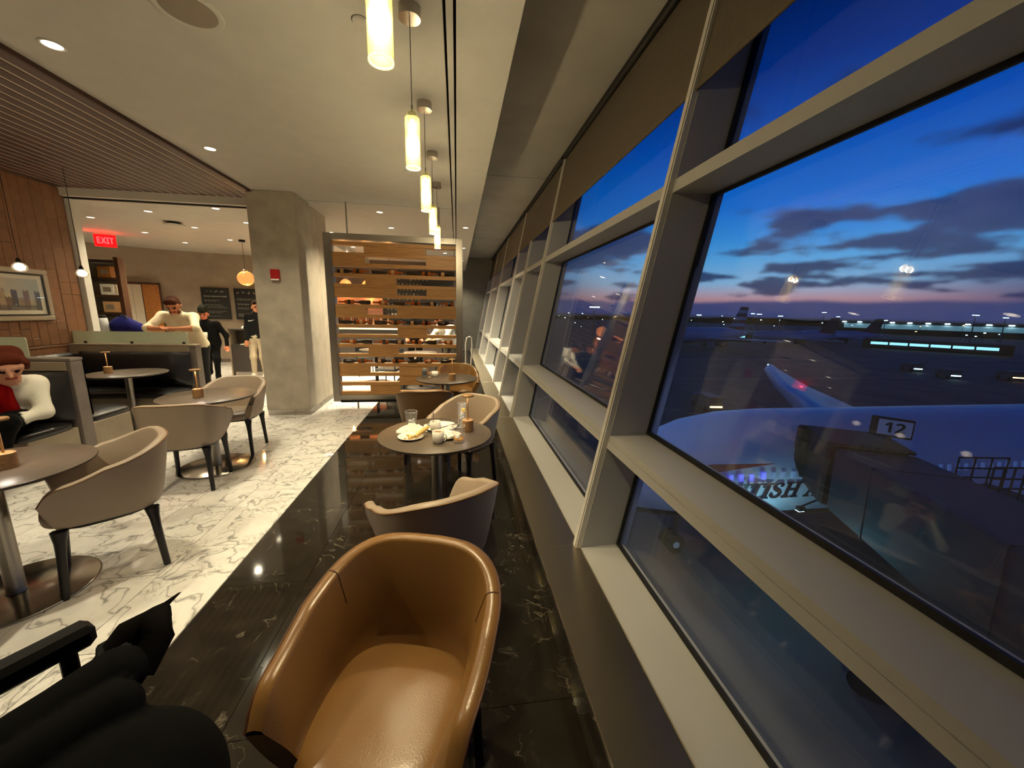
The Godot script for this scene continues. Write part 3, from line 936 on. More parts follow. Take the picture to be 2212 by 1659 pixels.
func fixtures() -> void:
	var g1 = "recessed downlights in the lounge ceiling"
	var names = ["beside the slatted ceiling near the column", "beside the slatted ceiling, second from the column", "beside the slatted ceiling, third from the column", "beside the slatted ceiling, fourth from the column", "beside the slatted ceiling, fifth from the column"]
	for i in 3:
		downlight(-2.43, CEIL, -4.55 + 1.52 * i, 4.3, "round recessed downlight " + names[i], g1)
	var ps = ["fifth from the bottle rack", "fourth from the bottle rack", "third from the bottle rack", "second from the bottle rack", "nearest the bottle rack".replace("nearest", "first from")]
	for i in 5:
		pendant(-0.232, -1.42 - 0.925 * i, "amber glass tube pendant glowing yellow on a thin cord, " + ps[i], "amber tube pendants in a row by the windows")
	# speaker, sprinklers, detectors
	var s = thing("ceiling_speaker", "large round speaker grille set flush in the plaster ceiling", "speaker", Vector3(-1.40, CEIL, -2.57))
	put(B.new().lathe([Vector2(0.155, 0.0), Vector2(0.157, -0.006), Vector2(0.15, -0.009), Vector2(0.128, -0.006)], 40), "rim", M.nosing, s)
	put(B.new().lathe([Vector2(0.0, -0.012), Vector2(0.06, -0.011), Vector2(0.128, -0.006)], 40), "grille", M.speaker, s)
	for q in [[-0.51, -2.49, "by the big speaker grille"], [-0.536, -4.79, "over the bottle rack end of the room"]]:
		var c = thing("sprinkler_cover", "small flat white sprinkler cover in the ceiling " + q[2], "sprinkler", Vector3(q[0], CEIL, q[1]), 0, "sprinkler covers in the ceiling")
		put(B.new().turn([Vector2(0, -0.006), Vector2(0.04, -0.006), Vector2(0.042, -0.001), Vector2(0.0, -0.001)], 24), "plate", M.nosing, c)
		put(B.new().turn([Vector2(0.0, -0.0005), Vector2(0.046, -0.0005)], 24), "gap", M.dark_metal, c)
	var al = thing("fire_alarm", "red fire alarm box with a white strip on the column", "alarm", Vector3(-2.506, 1.96, -5.919))
	put(B.new().box(Vector3(0, 0.076, 0.022), Vector3(0.115, 0.152, 0.044), 0.006), "housing", M.red, al)
	put(B.new().box(Vector3(0, 0.012, 0.0452), Vector3(0.104, 0.02, 0.003), 0.001), "white_strip", M.white_print, al)
	# globe pendants over the booths
	var gl = null
	var zs = [-5.34, -4.68, -3.90, -3.15, -2.40]
	for i in 5:
		var lab = "clear faceted glass globe pendant with dark cap over the booths, %s from the pale post" % ["first", "second", "third", "fourth", "fifth"][i]
		if gl == null:
			gl = thing("globe_pendant", lab, "pendant lamp", Vector3(-4.4, 1.94, zs[i]), 0, "globe pendants over the booths")
			put(B.new().tube([Vector3(0, 0.09, 0), Vector3(0, 1.164, 0)], 0.003, 6), "cord", M.dark_metal, gl)
			put(B.new().lathe([Vector2(0.0000, 0.0936), Vector2(0.0094, 0.0910), Vector2(0.0177, 0.0676), Vector2(0.0239, 0.0458), Vector2(0.0000, 0.0458)], 18), "cap", M.dark_metal, gl)
			put(B.new().lathe([Vector2(0.0260, 0.0468), Vector2(0.0494, 0.0234), Vector2(0.0582, 0.0000), Vector2(0.0494, -0.0286), Vector2(0.0260, -0.0468), Vector2(0.0000, -0.0478)], 10), "globe_glass", M.globe_glass, gl)
			put(B.new().lathe([Vector2(0.0000, 0.0426), Vector2(0.0260, 0.0312), Vector2(0.0426, 0.0052), Vector2(0.0312, -0.0260), Vector2(0.0000, -0.0390)], 16), "lamp_bulb", M.globe_bulb, gl)
		else:
			dup(gl, Vector3(-4.4, 1.94, zs[i]), 0, lab)
		omni(Vector3(-4.4, 1.94, zs[i]), Color(1, 0.88, 0.70), 0.12, 0.02)
	# framed pictures
	for q in [[-5.235, -5.44, "framed city scene in a silver frame on the leather wall by the pale post"], [-5.235, -3.0, "framed city scene in a silver frame on the leather wall over the woman's booth"]]:
		var p = thing("framed_picture", q[2], "picture", Vector3(q[0], 1.68, q[1]), PI / 2, "framed pictures on the leather wall")
		var hw = 0.42
		var hh = 0.315
		var fr = B.new()
		for e in [[Vector3(0, hh - 0.03, 0), Vector3(hw * 2, 0.06, 0.035)], [Vector3(0, -hh + 0.03, 0), Vector3(hw * 2, 0.06, 0.035)]]:
			fr.box(e[0], e[1], 0.008)
		for sx in [-1, 1]:
			fr.box(Vector3(sx * (hw - 0.03), 0, 0), Vector3(0.06, hh * 2 - 0.12, 0.035), 0.008)
		put(fr, "frame", M.sil_frame, p)
		var fi = B.new()
		for sy in [-1, 1]:
			fi.box(Vector3(0, sy * (hh - 0.07), 0.002), Vector3(hw * 2 - 0.12, 0.02, 0.03), 0.003)
		for sx in [-1, 1]:
			fi.box(Vector3(sx * (hw - 0.07), 0, 0.002), Vector3(0.02, hh * 2 - 0.16, 0.03), 0.003)
		put(fi, "inner_frame", M.sil_dark, p)
		put(B.new().box(Vector3(0, 0, -0.005), Vector3(hw * 2 - 0.16, hh * 2 - 0.16, 0.012)), "mount", M.mount, p)
		put(B.new().quad_plate(hw - 0.13, hh - 0.125, 0.0025), "print", M.print, p)
		put(B.new().box(Vector3(0, 0, 0.008), Vector3(hw * 2 - 0.16, hh * 2 - 0.16, 0.002)), "pane", M.clear_glass, p)

# a made-up city view for the framed print: washes of sand and slate with dark uprights
func street_print() -> ImageTexture:
	var a = noise(61, 0.02, FastNoiseLite.TYPE_SIMPLEX_SMOOTH, 4)
	var tops = []
	for k in 9:
		tops.append(60 + (k * 47) % 90)
	return picture(256, 192, func(x, y):
		var k = int(x / 28.5)
		var n1 = 0.5 + 0.5 * a.get_noise_2d(x, y)
		var c = Color(0.78, 0.72, 0.58).lerp(Color(0.62, 0.66, 0.62), clampf(x / 256.0 * 1.1 - 0.2 + (n1 - 0.5), 0.0, 1.0))
		if y > tops[k] + a.get_noise_2d(x * 4.0, 7.0) * 12.0:
			c = [Color(0.60, 0.48, 0.34), Color(0.30, 0.21, 0.14), Color(0.70, 0.60, 0.44), Color(0.42, 0.30, 0.20), Color(0.20, 0.15, 0.11), Color(0.64, 0.52, 0.38), Color(0.48, 0.36, 0.26), Color(0.72, 0.66, 0.50), Color(0.26, 0.24, 0.20)][k]
			c = c.lerp(Color(0.2, 0.14, 0.1), 0.5 * n1 * n1)
		if y > 160:
			c = c.lerp(Color(0.15, 0.11, 0.09), 0.55)
		return c)

# ------------------------------------------------------------------ bottle rack
func bottle_mesh(kind: int) -> ArrayMesh:
	var pr = []
	if kind == 0:
		pr = [Vector2(0, 0), Vector2(0.028, 0.001), Vector2(0.031, 0.006), Vector2(0.031, 0.125), Vector2(0.027, 0.15), Vector2(0.0135, 0.182), Vector2(0.0125, 0.228), Vector2(0.0145, 0.231), Vector2(0.0145, 0.24), Vector2(0, 0.241)]
	else:
		pr = [Vector2(0, 0), Vector2(0.031, 0.001), Vector2(0.034, 0.006), Vector2(0.034, 0.105), Vector2(0.030, 0.125), Vector2(0.0145, 0.145), Vector2(0.0135, 0.205), Vector2(0.016, 0.208), Vector2(0.016, 0.222), Vector2(0, 0.223)]
	return B.new().lathe(pr, 14).mesh()

func rack() -> void:
	var t = thing("bottle_rack", "tall oak slat divider in a brushed steel frame, hung from the ceiling", "room divider", Vector3(-0.92, 0.0, -6.27))
	var x0 = -1.02
	var x1 = 1.02
	# steel frame
	for q in [["frame_stile", Vector3(x0, 0.135, -0.075), Vector3(x0 + 0.105, 2.69, 0.075)], ["frame_stile", Vector3(x1 - 0.105, 0.135, -0.075), Vector3(x1, 2.69, 0.075)], ["frame_rail", Vector3(x0 + 0.106, 2.60, -0.075), Vector3(x1 - 0.106, 2.69, 0.075)], ["frame_rail", Vector3(x0 + 0.106, 0.16, -0.075), Vector3(x1 - 0.106, 0.235, 0.075)]]:
		put(B.new().span(q[1], q[2], 0.003), q[0], M.steel, t)
	put(B.new().span(Vector3(x0 + 0.106, 0.12, -0.07), Vector3(x1 - 0.106, 0.159, 0.07)), "underside", M.dark_metal, t)
	for x in [-0.69, 0.66]:
		put(B.new().tube([Vector3(x, 2.68, 0), Vector3(x, CEIL, 0)], 0.012, 10), "hanger", M.pole, t)
	put(B.new().tube([Vector3(-0.67, 0.0, 0), Vector3(-0.67, 0.14, 0)], 0.014, 10), "foot_post", M.pole, t)
	put(B.new().tube([Vector3(0.60, 0.0, 0), Vector3(0.60, 0.14, 0)], 0.014, 10), "foot_post", M.pole, t)
	var a = x0 + 0.107
	var b = x1 - 0.107
	var cw = (b - a) / 4.0
	var pitch = 0.1525
	var board = B.new().span(Vector3(a, -0.052, -0.055), Vector3(b, 0.0, 0.055), 0.002).mesh()
	var fill = ["OFFO", "FOOF", "BBBB", "OFOO", "FFOF", "BBBB", "FOFF", "BBBB", "OOFO", "BBBB", "OFOO", "BBBB", "FOFO", "OOFF", "OFOO"]
	var rows = []
	for i in 16:
		put(board, "shelf_board", M.oak, t, at(0, 2.578 - pitch * i, 0))
		if i < 15:
			var c = 0
			while c < 4:
				if fill[i][c] == "F":
					var e = c
					while e < 3 and fill[i][e + 1] == "F":
						e += 1
					put(B.new().span(Vector3(a + cw * c, 2.578 - pitch * (i + 1) + 0.0005, -0.049), Vector3(a + cw * (e + 1), 2.578 - pitch * i - 0.0525, 0.049), 0.001), "infill_block", M.oak, t)
					c = e
				c += 1
			if fill[i] == "BBBB":
				rows.append(2.578 - pitch * (i + 1))
	# the bottles lie on the open shelves
	var meshes = [bottle_mesh(0), bottle_mesh(1)]
	var words = ["top", "second", "third", "fourth", "lowest"]
	for r in rows.size():
		for k in 7:
			var kind = (k + r) % 2
			var x = -0.92 + a + 0.16 + k * 0.25 + rng.randf_range(-0.02, 0.02)
			var flip = 1.0 if (r in [0, 2, 4]) else -1.0
			var rad = 0.0315 if kind == 0 else 0.0345
			var o = thing("beer_bottle", "%s bottle lying on the %s rack shelf, %s from the column" % [["dark brown", "amber"][[0, 1, 0, 1][(k * 3 + r) % 4]], words[r], ORD[k]], "bottle", Vector3(x - flip * 0.11, rows[r] + rad + 0.0012, -6.27 + 0.012), 0, "bottles lying on the %s shelf of the rack" % words[r])
			var tr = Transform3D(Basis(Vector3(0, 0, 1), -PI / 2 * flip), Vector3.ZERO)
			put(meshes[kind], "glass_body", [M.bottle_dark, M.bottle_amber, M.bottle_dark, M.bottle_amber][(k * 3 + r) % 4], o, tr)
			put(B.new().turn([Vector2(rad + 0.0006, 0.045), Vector2(rad + 0.0006, 0.092)], 14), "label_band", M.label if (k + r) % 3 == 0 else M.bottle_dark, o, tr)

# ------------------------------------------------------------------ chairs and tables
func u_plan(s: float, W: float, D: float, F: float) -> Vector2:
	var q = absf(s)
	var p = Vector2.ZERO
	if q < 0.56:
		var a = q / 0.56 * PI * 0.5
		p = Vector2(W * pow(sin(a), 0.82), -D * pow(maxf(cos(a), 0.0), 0.72))
	else:
		var u = (q - 0.56) / 0.44
		p = Vector2(W - 0.028 * u * u, F * u)
	return Vector2(p.x * signf(s) if s != 0.0 else 0.0, p.y - 0.03)

func rim_y(s: float) -> float:
	var q = absf(s)
	return lerpf(0.805, 0.655, smoothstep(0.12, 0.93, q)) - 0.075 * pow(maxf(0.0, (q - 0.86) / 0.14), 2.2)

var chair_parts = {}
func chair_shapes() -> void:
	var N = 56
	var outer = []
	var inner = []
	var rim = []
	for i in N + 1:
		var s = -1.0 + 2.0 * i / N
		var lo = u_plan(s, 0.232, 0.215, 0.215)
		var hi = u_plan(s, 0.300, 0.285, 0.262)
		var ry = rim_y(s)
		var e = 0.004
		var t2 = u_plan(clampf(s + e, -1, 1), 0.3, 0.285, 0.262) - u_plan(clampf(s - e, -1, 1), 0.3, 0.285, 0.262)
		var inw = Vector2(-t2.y, t2.x).normalized()
		if inw.dot(-hi - Vector2(0, 0.03)) < 0.0 and absf(s) < 0.9:
			inw = -inw
		var ro = []
		for k in 9:
			var f = k / 8.0
			var g = pow(f, 0.72)
			var p = lo.lerp(hi, g)
			ro.append(Vector3(p.x, lerpf(0.405, ry - 0.012, f), p.y))
		outer.append(ro)
		rim.append(Vector3(hi.x, ry - 0.008, hi.y))
		var ri = []
		var th = 0.046
		for k in 5:
			var a = PI * k / 4.0
			var off = th * 0.5 * (1.0 - cos(a))
			ri.append(Vector3(hi.x + inw.x * off, ry - 0.010 + 0.013 * sin(a), hi.y + inw.y * off))
		for k in range(1, 8):
			var f = k / 7.0
			var g = pow(1.0 - f, 0.72)
			var p = lo.lerp(hi, g)
			var off = th + 0.016 * sin(PI * minf(f * 1.15, 1.0)) + 0.004 * f
			ri.append(Vector3(p.x + inw.x * off, lerpf(ry - 0.012, 0.43, f), p.y + inw.y * off))
		inner.append(ri)
	var bo = B.new().sheet(outer, -1.0)
	# closed front edges of the arms
	for i in [0, N]:
		for k in 8:
			var f0 = outer[i][k]
			var f1 = outer[i][k + 1]
			var j0 = inner[i][clampi(11 - k, 4, 11)]
			var j1 = inner[i][clampi(11 - k - 1, 4, 11)]
			bo.quad(f0, f1, j1, j0, Vector3(0, 0, 1))
	chair_parts.outer = bo.mesh()
	chair_parts.inner = B.new().sheet(inner, 1.0).mesh()
	chair_parts.piping = B.new().tube(rim, 0.0042, 6).mesh()
	var cu = []
	for e in [[0.0, 0.482, 0.0], [0.35, 0.481, 0.0], [0.7, 0.477, 0.0], [0.9, 0.470, 0.0], [1.0, 0.452, 0.0], [1.01, 0.43, 0.0], [0.99, 0.405, 0.0]]:
		var row = []
		for k in 40:
			var a = TAU * k / 40
			var c = cos(a)
			var q = sin(a)
			var x = 0.218 * signf(c) * pow(absf(c), 0.68)
			var zz = 0.02 + (0.232 if q > 0 else 0.212) * signf(q) * pow(absf(q), 0.68)
			var ex = x * e[0]
			var ez = (zz - 0.02) * e[0]
			var y = e[1] + (0.0022 * sin(ex * 38.0 + ez * 11.0) * exp(-(ex * ex + ez * ez) * 90.0) if e[0] < 0.95 else 0.0)
			row.append(Vector3(x * maxf(e[0], 0.001), y, (zz - 0.02) * maxf(e[0], 0.001) + 0.02))
		cu.append(row)
	chair_parts.seat = B.new().sheet(cu, 1.0, true).mesh()
	# underframe: a shallow tray following the shell
	var tray = []
	for e in [[0.40, 1.0], [0.385, 0.97], [0.383, 0.0]]:
		var row = []
		for k in 36:
			var a = TAU * k / 36
			var c = cos(a)
			var q = sin(a)
			row.append(Vector3(0.222 * signf(c) * pow(absf(c), 0.7) * maxf(e[1], 0.001), e[0], 0.0 + 0.215 * signf(q) * pow(absf(q), 0.7) * maxf(e[1], 0.001)))
		tray.append(row)
	var tr = B.new().sheet(tray, 1.0, true)
	chair_parts.tray = tr.mesh()
	chair_parts.leg = []
	for sx in [-1.0, 1.0]:
		for sz in [-1.0, 1.0]:
			var p = []
			var r = []
			for k in 7:
				var f = k / 6.0
				p.append(Vector3(sx * lerpf(0.192, 0.210, f), 0.392 * (1.0 - f), sz * lerpf(0.182, 0.208, f)))
				r.append(lerpf(0.0215, 0.0175, f) + 0.014 * pow(1.0 - f, 7.0))
			chair_parts.leg.append(B.new().tube(p, r, 8).mesh())
	var seams = B.new()
	for i in [15, 41]:
		var p = []
		for k in range(1, 7):
			p.append(inner[i][k])
		seams.tube(p, 0.0022, 5)
	chair_parts.seam = seams.mesh()

func chair(label: String, p: Vector3, turn: float, look: Array, group: String, seams = false) -> Node3D:
	var t = thing("tub_chair", label, "chair", p, turn, group)
	put(chair_parts.outer, "outer_shell", look[0], t)
	put(chair_parts.inner, "backrest_padding", look[1], t)
	put(chair_parts.piping, "piping", look[3], t)
	put(chair_parts.seat, "seat_cushion", look[2], t)
	put(chair_parts.tray, "underframe", M.leg, t)
	for l in chair_parts.leg:
		put(l, "leg", M.leg, t)
	if seams:
		var b = t.get_child(1)
		put(chair_parts.seam, "seam", M.seam, b)
	return t

var table_proto: Node3D
func cafe_table(label: String, p: Vector3) -> void:
	if table_proto == null:
		var t = thing("round_table", label, "table", p, 0.3, "round cafe tables on steel pedestals")
		table_proto = t
		put(B.new().lathe([Vector2(0, 0.735), Vector2(0.392, 0.735), Vector2(0.396, 0.733)], 56), "table_top", M.table, t)
		put(B.new().lathe([Vector2(0.396, 0.733), Vector2(0.398, 0.728), Vector2(0.385, 0.716), Vector2(0.34, 0.710), Vector2(0, 0.710)], 56), "table_edge", M.table_edge, t)
		put(B.new().lathe([Vector2(0.12, 0.709), Vector2(0.12, 0.700), Vector2(0.04, 0.698), Vector2(0.038, 0.69), Vector2(0.038, 0.03), Vector2(0.042, 0.018)], 28), "pedestal", M.pole, t)
		put(B.new().lathe([Vector2(0.0, 0.016), Vector2(0.315, 0.012), Vector2(0.323, 0.009), Vector2(0.325, 0.0), Vector2(0, 0.0)], 56), "base_disc", M.chrome, t)
	else:
		dup(table_proto, p, rng.randf() * 3.0, label)

var lamp_proto: Node3D
func table_lamp(label: String, p: Vector3, e: float) -> void:
	if lamp_proto == null:
		var t = thing("table_lamp", label, "table lamp", p, 0, "cordless table lamps")
		lamp_proto = t
		put(B.new().turn([Vector2(0, 0.0), Vector2(0.041, 0.0), Vector2(0.042, 0.002), Vector2(0.042, 0.080), Vector2(0.040, 0.083), Vector2(0, 0.083)], 30), "lamp_base", M.lamp_wood, t)
		put(B.new().tube([Vector3(0, 0.082, 0), Vector3(0, 0.258, 0)], 0.0055, 10), "stem", M.lamp_stem, t)
		put(B.new().lathe([Vector2(0, 0.27), Vector2(0.043, 0.27), Vector2(0.045, 0.267), Vector2(0.045, 0.26), Vector2(0.042, 0.257), Vector2(0.028, 0.257)], 30), "lamp_head", M.lamp_wood, t)
		put(B.new().turn([Vector2(0.006, 0.2565), Vector2(0.028, 0.2565)], 24), "lamp_lens", M.table_glow, t)
	else:
		dup(lamp_proto, p, 0, label)
	spot(p + Vector3(0, 0.25, 0), Color(1.0, 0.93, 0.86), e, 66.0, 0.02, 0.7)

func furniture() -> void:
	chair_shapes()
	var taupe = [M.taupe_hide, M.taupe_hide, M.taupe_hide, M.piping]
	var g = "tub chairs at the round tables"
	chair("camel leather tub chair, empty, back to the grey chair by the ledge", Vector3(-0.19, 0, -0.97), deg_to_rad(-17), [M.tan, M.tan, M.tan, M.seam], g, true)
	chair("taupe tub chair with tan piping between the camel chair and the littered table", Vector3(-0.13, 0, -1.80), deg_to_rad(-153), taupe, g)
	chair("taupe tub chair by the ledge at the littered table", Vector3(0.06, 0, -3.36), deg_to_rad(-38), [M.taupe_hide, M.taupe_hide, M.taupe_hide, M.piping], g)
	chair("dark brown tub chair with its back to the littered table", Vector3(-0.34, 0, -4.08), deg_to_rad(183), [M.brown_hide, M.brown_hide, M.brown_hide, M.piping], g)
	chair("camel leather tub chair in front of the bottle rack", Vector3(0.02, 0, -5.56), deg_to_rad(8), [M.tan, M.tan, M.tan, M.seam], g)
	chair("taupe tub chair with its back to the aisle at the table before the column", Vector3(-2.37, 0, -3.60), deg_to_rad(-170), taupe, g)
	chair("pale taupe tub chair facing the aisle behind the table before the column", Vector3(-2.44, 0, -4.45), deg_to_rad(6), taupe, g)
	chair("taupe tub chair side on to the aisle at the table beside the booth bench", Vector3(-2.10, 0, -2.43), deg_to_rad(-50), taupe, g)
	chair("taupe tub chair beside the black luggage, back to the luggage", Vector3(-2.50, 0, -1.74), deg_to_rad(184), taupe, g)
	cafe_table("round table littered with plates, cups and glasses", Vector3(-0.15, 0, -2.64))
	cafe_table("round table with a can and a cup in front of the bottle rack", Vector3(-0.13, 0, -4.92))
	cafe_table("round table with one lamp before the column", Vector3(-2.41, 0, -4.0))
	cafe_table("round table with one lamp beside the woman's bench", Vector3(-2.43, 0, -2.22))
	cafe_table("round table with one lamp inside the dark booth", Vector3(-4.15, 0, -5.40))
	table_lamp("small wooden table lamp beside the tall glass on the littered table", Vector3(0.076, 0.735, -2.684), 0.05)
	table_lamp("small wooden table lamp beside the white cup on the table by the rack", Vector3(-0.057, 0.735, -4.76), 0.05)
	table_lamp("small wooden table lamp alone on the table before the column", Vector3(-2.443, 0.735, -3.91), 0.12)
	table_lamp("small wooden table lamp alone on the table beside the woman's bench", Vector3(-2.355, 0.735, -2.237), 0.12)
	table_lamp("small wooden table lamp alone on the booth table", Vector3(-4.33, 0.735, -5.364), 0.12)

# ------------------------------------------------------------------ what stands on the tables
func plate(called: String, label: String, p: Vector3, r: float) -> Node3D:
	var t = thing(called, label, "plate", p, 0, "plates on the littered table")
	put(B.new().lathe([Vector2(0, 0.004), Vector2(r * 0.6, 0.004), Vector2(r * 0.72, 0.008), Vector2(r * 0.98, 0.017), Vector2(r, 0.0165), Vector2(r * 0.97, 0.013), Vector2(r * 0.65, 0.002), Vector2(r * 0.55, 0.0), Vector2(0, 0.0)], 40), "dish", M.china, t)
	return t

func cup(called: String, label: String, p: Vector3, r: float, h: float, turn: float, drink: bool) -> void:
	var t = thing(called, label, "cup", p, turn)
	put(B.new().lathe([Vector2(0, 0.004), Vector2(r * 0.62, 0.0), Vector2(r * 0.74, 0.004), Vector2(r * 0.92, h * 0.22), Vector2(r, h * 0.45), Vector2(r, h), Vector2(r - 0.004, h), Vector2(r - 0.004, h * 0.45), Vector2(r * 0.7, 0.01), Vector2(0, 0.008)], 30), "bowl", M.china, t)
	var hd = []
	for k in 9:
		var a = -1.35 + 2.7 * k / 8.0
		hd.append(Vector3(r * 0.92 + 0.024 * cos(a), h * 0.52 + h * 0.30 * sin(a), 0))
	put(B.new().tube(hd, 0.0045, 8), "handle", M.china, t)
	if drink:
		put(B.new().turn([Vector2(0, h * 0.86), Vector2(r - 0.0045, h * 0.86)], 26), "coffee", M.coffee, t)

func tumbler(called: String, label: String, p: Vector3, r0: float, r1: float, h: float) -> Node3D:
	var t = thing(called, label, "glass", p, 0, "drinking glasses on the littered table")
	var fac = B.new()
	var e = 0.0022
	fac.lathe([Vector2(0, 0.0), Vector2(r0 - 0.002, 0.0), Vector2(r0, 0.003), Vector2(r1, h - 0.001), Vector2(r1 - 0.001, h), Vector2(r1 - e, h - 0.001), Vector2(r0 - e, 0.010), Vector2(0, 0.009)], 24)
	put(fac, "wall", M.clear_glass, t)
	put(B.new().tube(ring(r1 - 0.001, h, 28), 0.0013, 5, false), "rim", M.rim_glass, t)
	put(B.new().lathe([Vector2(0, 0.0005), Vector2(r0 - 0.001, 0.0005), Vector2(r0 - 0.001, 0.006), Vector2(0, 0.007)], 20), "foot", M.ice, t)
	return t

func ring(r: float, y: float, n: int) -> Array:
	var p = []
	for k in n + 1:
		p.append(Vector3(r * cos(TAU * k / n), y, r * sin(TAU * k / n)))
	return p

func table_things() -> void:
	var y = 0.7355
	var pa = plate("dessert_plate", "small white plate with leftover crumbs and pastry", Vector3(-0.315, y, -2.545), 0.088)
	var cr = B.new()
	for k in 14:
		var a = rng.randf() * TAU
		var r = rng.randf() * 0.04
		cr.box(Vector3(r * cos(a) - 0.01, 0.016 + rng.randf() * 0.010, r * sin(a)), Vector3(0.018, 0.012, 0.015) * rng.randf_range(0.5, 1.3), 0.004, Transform3D(Basis(Vector3(1, 0.4, 0.2).normalized(), rng.randf() * 0.6), Vector3.ZERO))
	put(cr, "crumbs", M.food, pa).set_meta("kind", "stuff")
	var roll = thing("pastry_roll", "long pale bread roll end leaning on the crumb plate", "bread", Vector3(-0.25, y + 0.012, -2.55), 0.5)
	put(B.new().tube([Vector3(-0.05, 0.012, 0.03), Vector3(-0.02, 0.022, 0.012), Vector3(0.03, 0.034, -0.012), Vector3(0.075, 0.046, -0.035)], [0.012, 0.017, 0.017, 0.009], 10), "crust", M.food, roll)
	plate("dinner_plate", "large white plate with cutlery at the back of the littered table", Vector3(-0.125, y, -2.765), 0.125)
	plate("side_plate", "white plate under a crumpled napkin behind the coffee cup", Vector3(-0.075, y, -2.555), 0.095)
	napkin("crumpled white paper napkin lying on the side plate", Vector3(-0.065, y + 0.017, -2.555), 0.085, 0.035, 3)
	napkin("crumpled cream paper napkin beside the tall tumbler", Vector3(-0.325, y + 0.001, -2.715), 0.105, 0.05, 5)
	for q in [["dinner_knife", "steel knife lying across the large plate", Vector3(-0.06, y + 0.020, -2.745), 0.7], ["dinner_fork", "steel fork lying on the rim of the large plate", Vector3(-0.20, y + 0.020, -2.80), 2.6]]:
		var t = thing(q[0], q[1], "cutlery", q[2], q[3])
		put(B.new().sheet([[Vector3(-0.10, 0.001, -0.004), Vector3(-0.10, 0.001, 0.004)], [Vector3(-0.03, 0.002, -0.0045), Vector3(-0.03, 0.002, 0.0045)], [Vector3(-0.01, 0.003, -0.003), Vector3(-0.01, 0.003, 0.003)], [Vector3(0.03, 0.003, -0.008), Vector3(0.03, 0.003, 0.008)], [Vector3(0.09, 0.005, -0.006), Vector3(0.09, 0.005, 0.006)]], 1.0), "blade", M.cutlery, t)
		put(B.new().tube([Vector3(-0.10, 0.0, 0), Vector3(-0.04, 0.001, 0), Vector3(-0.01, 0.002, 0)], [0.004, 0.0045, 0.003], 6), "handle", M.cutlery, t)
	cup("espresso_cup", "straight white cup holding a spoon behind the coffee cup", Vector3(-0.155, y, -2.665), 0.038, 0.082, 2.0, false)
	var sp = thing("tea_spoon", "steel spoon standing upright in the white cup", "cutlery", Vector3(-0.155, y + 0.012, -2.665), 0.4)
	put(B.new().tube([Vector3(-0.012, 0.0, 0), Vector3(-0.016, 0.08, 0), Vector3(-0.015, 0.13, 0), Vector3(-0.020, 0.148, 0), Vector3(-0.026, 0.135, 0)], [0.003, 0.003, 0.0035, 0.0045, 0.003], 7), "stem", M.cutlery, sp)
	cup("coffee_cup", "white cup of milky coffee at the edge of the littered table", Vector3(-0.125, y, -2.435), 0.0385, 0.082, -0.35, true)
	var t1 = tumbler("rocks_glass", "cut glass tumbler of ice beside the cream napkin", Vector3(-0.343, y, -2.835), 0.036, 0.047, 0.112)
	ice(t1, 0.03, 0.05, 16)
	var t2 = tumbler("whisky_glass", "cut glass tumbler with a little amber whisky", Vector3(0.010, y, -2.455), 0.038, 0.043, 0.108)
	put(B.new().lathe([Vector2(0, 0.008), Vector2(0.035, 0.008), Vector2(0.0355, 0.024), Vector2(0, 0.024)], 22), "whisky", M.whisky, t2)
	ice(t2, 0.028, 0.04, 5)
	var t3 = tumbler("highball_glass", "tall straight glass with ice and lemon by the lamp", Vector3(0.036, y, -2.765), 0.031, 0.0345, 0.19)
	ice(t3, 0.024, 0.115, 22)
	put(B.new().box(Vector3(0.012, 0.135, 0.006), Vector3(0.026, 0.03, 0.01), 0.004), "lemon_wedge", M.lemon, t3)
	# the table by the rack
	var c = thing("drink_can", "silver drink can on the table by the bottle rack", "can", Vector3(-0.421, 0.7355, -5.0))
	put(B.new().lathe([Vector2(0, 0.003), Vector2(0.022, 0.0), Vector2(0.030, 0.01), Vector2(0.030, 0.102), Vector2(0.025, 0.114), Vector2(0.0245, 0.117), Vector2(0.022, 0.115), Vector2(0, 0.114)], 24), "body", M.can, c)
	put(B.new().turn([Vector2(0.0303, 0.025), Vector2(0.0303, 0.08)], 24), "print_band", M.vehicle, c)
	cup("cappuccino_cup", "rounded white cup on the table by the bottle rack", Vector3(-0.286, 0.7355, -5.03), 0.045, 0.07, 3.0, false)
	var rc = thing("paper_receipt", "small white slip of paper by the white cup near the rack", "paper", Vector3(-0.35, 0.7355, -5.0), 0.5)
	put(B.new().sheet([[Vector3(-0.02, 0.002, -0.012), Vector3(-0.02, 0.001, 0.012)], [Vector3(0, 0.0035, -0.012), Vector3(0, 0.003, 0.012)], [Vector3(0.02, 0.001, -0.012), Vector3(0.02, 0.002, 0.012)]], 1.0), "slip", M.paper, rc)

func ice(t: Node, r: float, h: float, n: int) -> void:
	for k in n:
		var a = rng.randf() * TAU
		var q = r * sqrt(rng.randf()) * 0.75
		put(B.new().box(Vector3.ZERO, Vector3(0.015, 0.014, 0.015) * rng.randf_range(0.8, 1.25), 0.003), "ice_cube", M.ice, t, Transform3D(Basis(Vector3(rng.randf(), rng.randf(), 0.3).normalized(), rng.randf() * 3.0), Vector3(q * cos(a), 0.018 + (h - 0.02) * k / n, q * sin(a))))

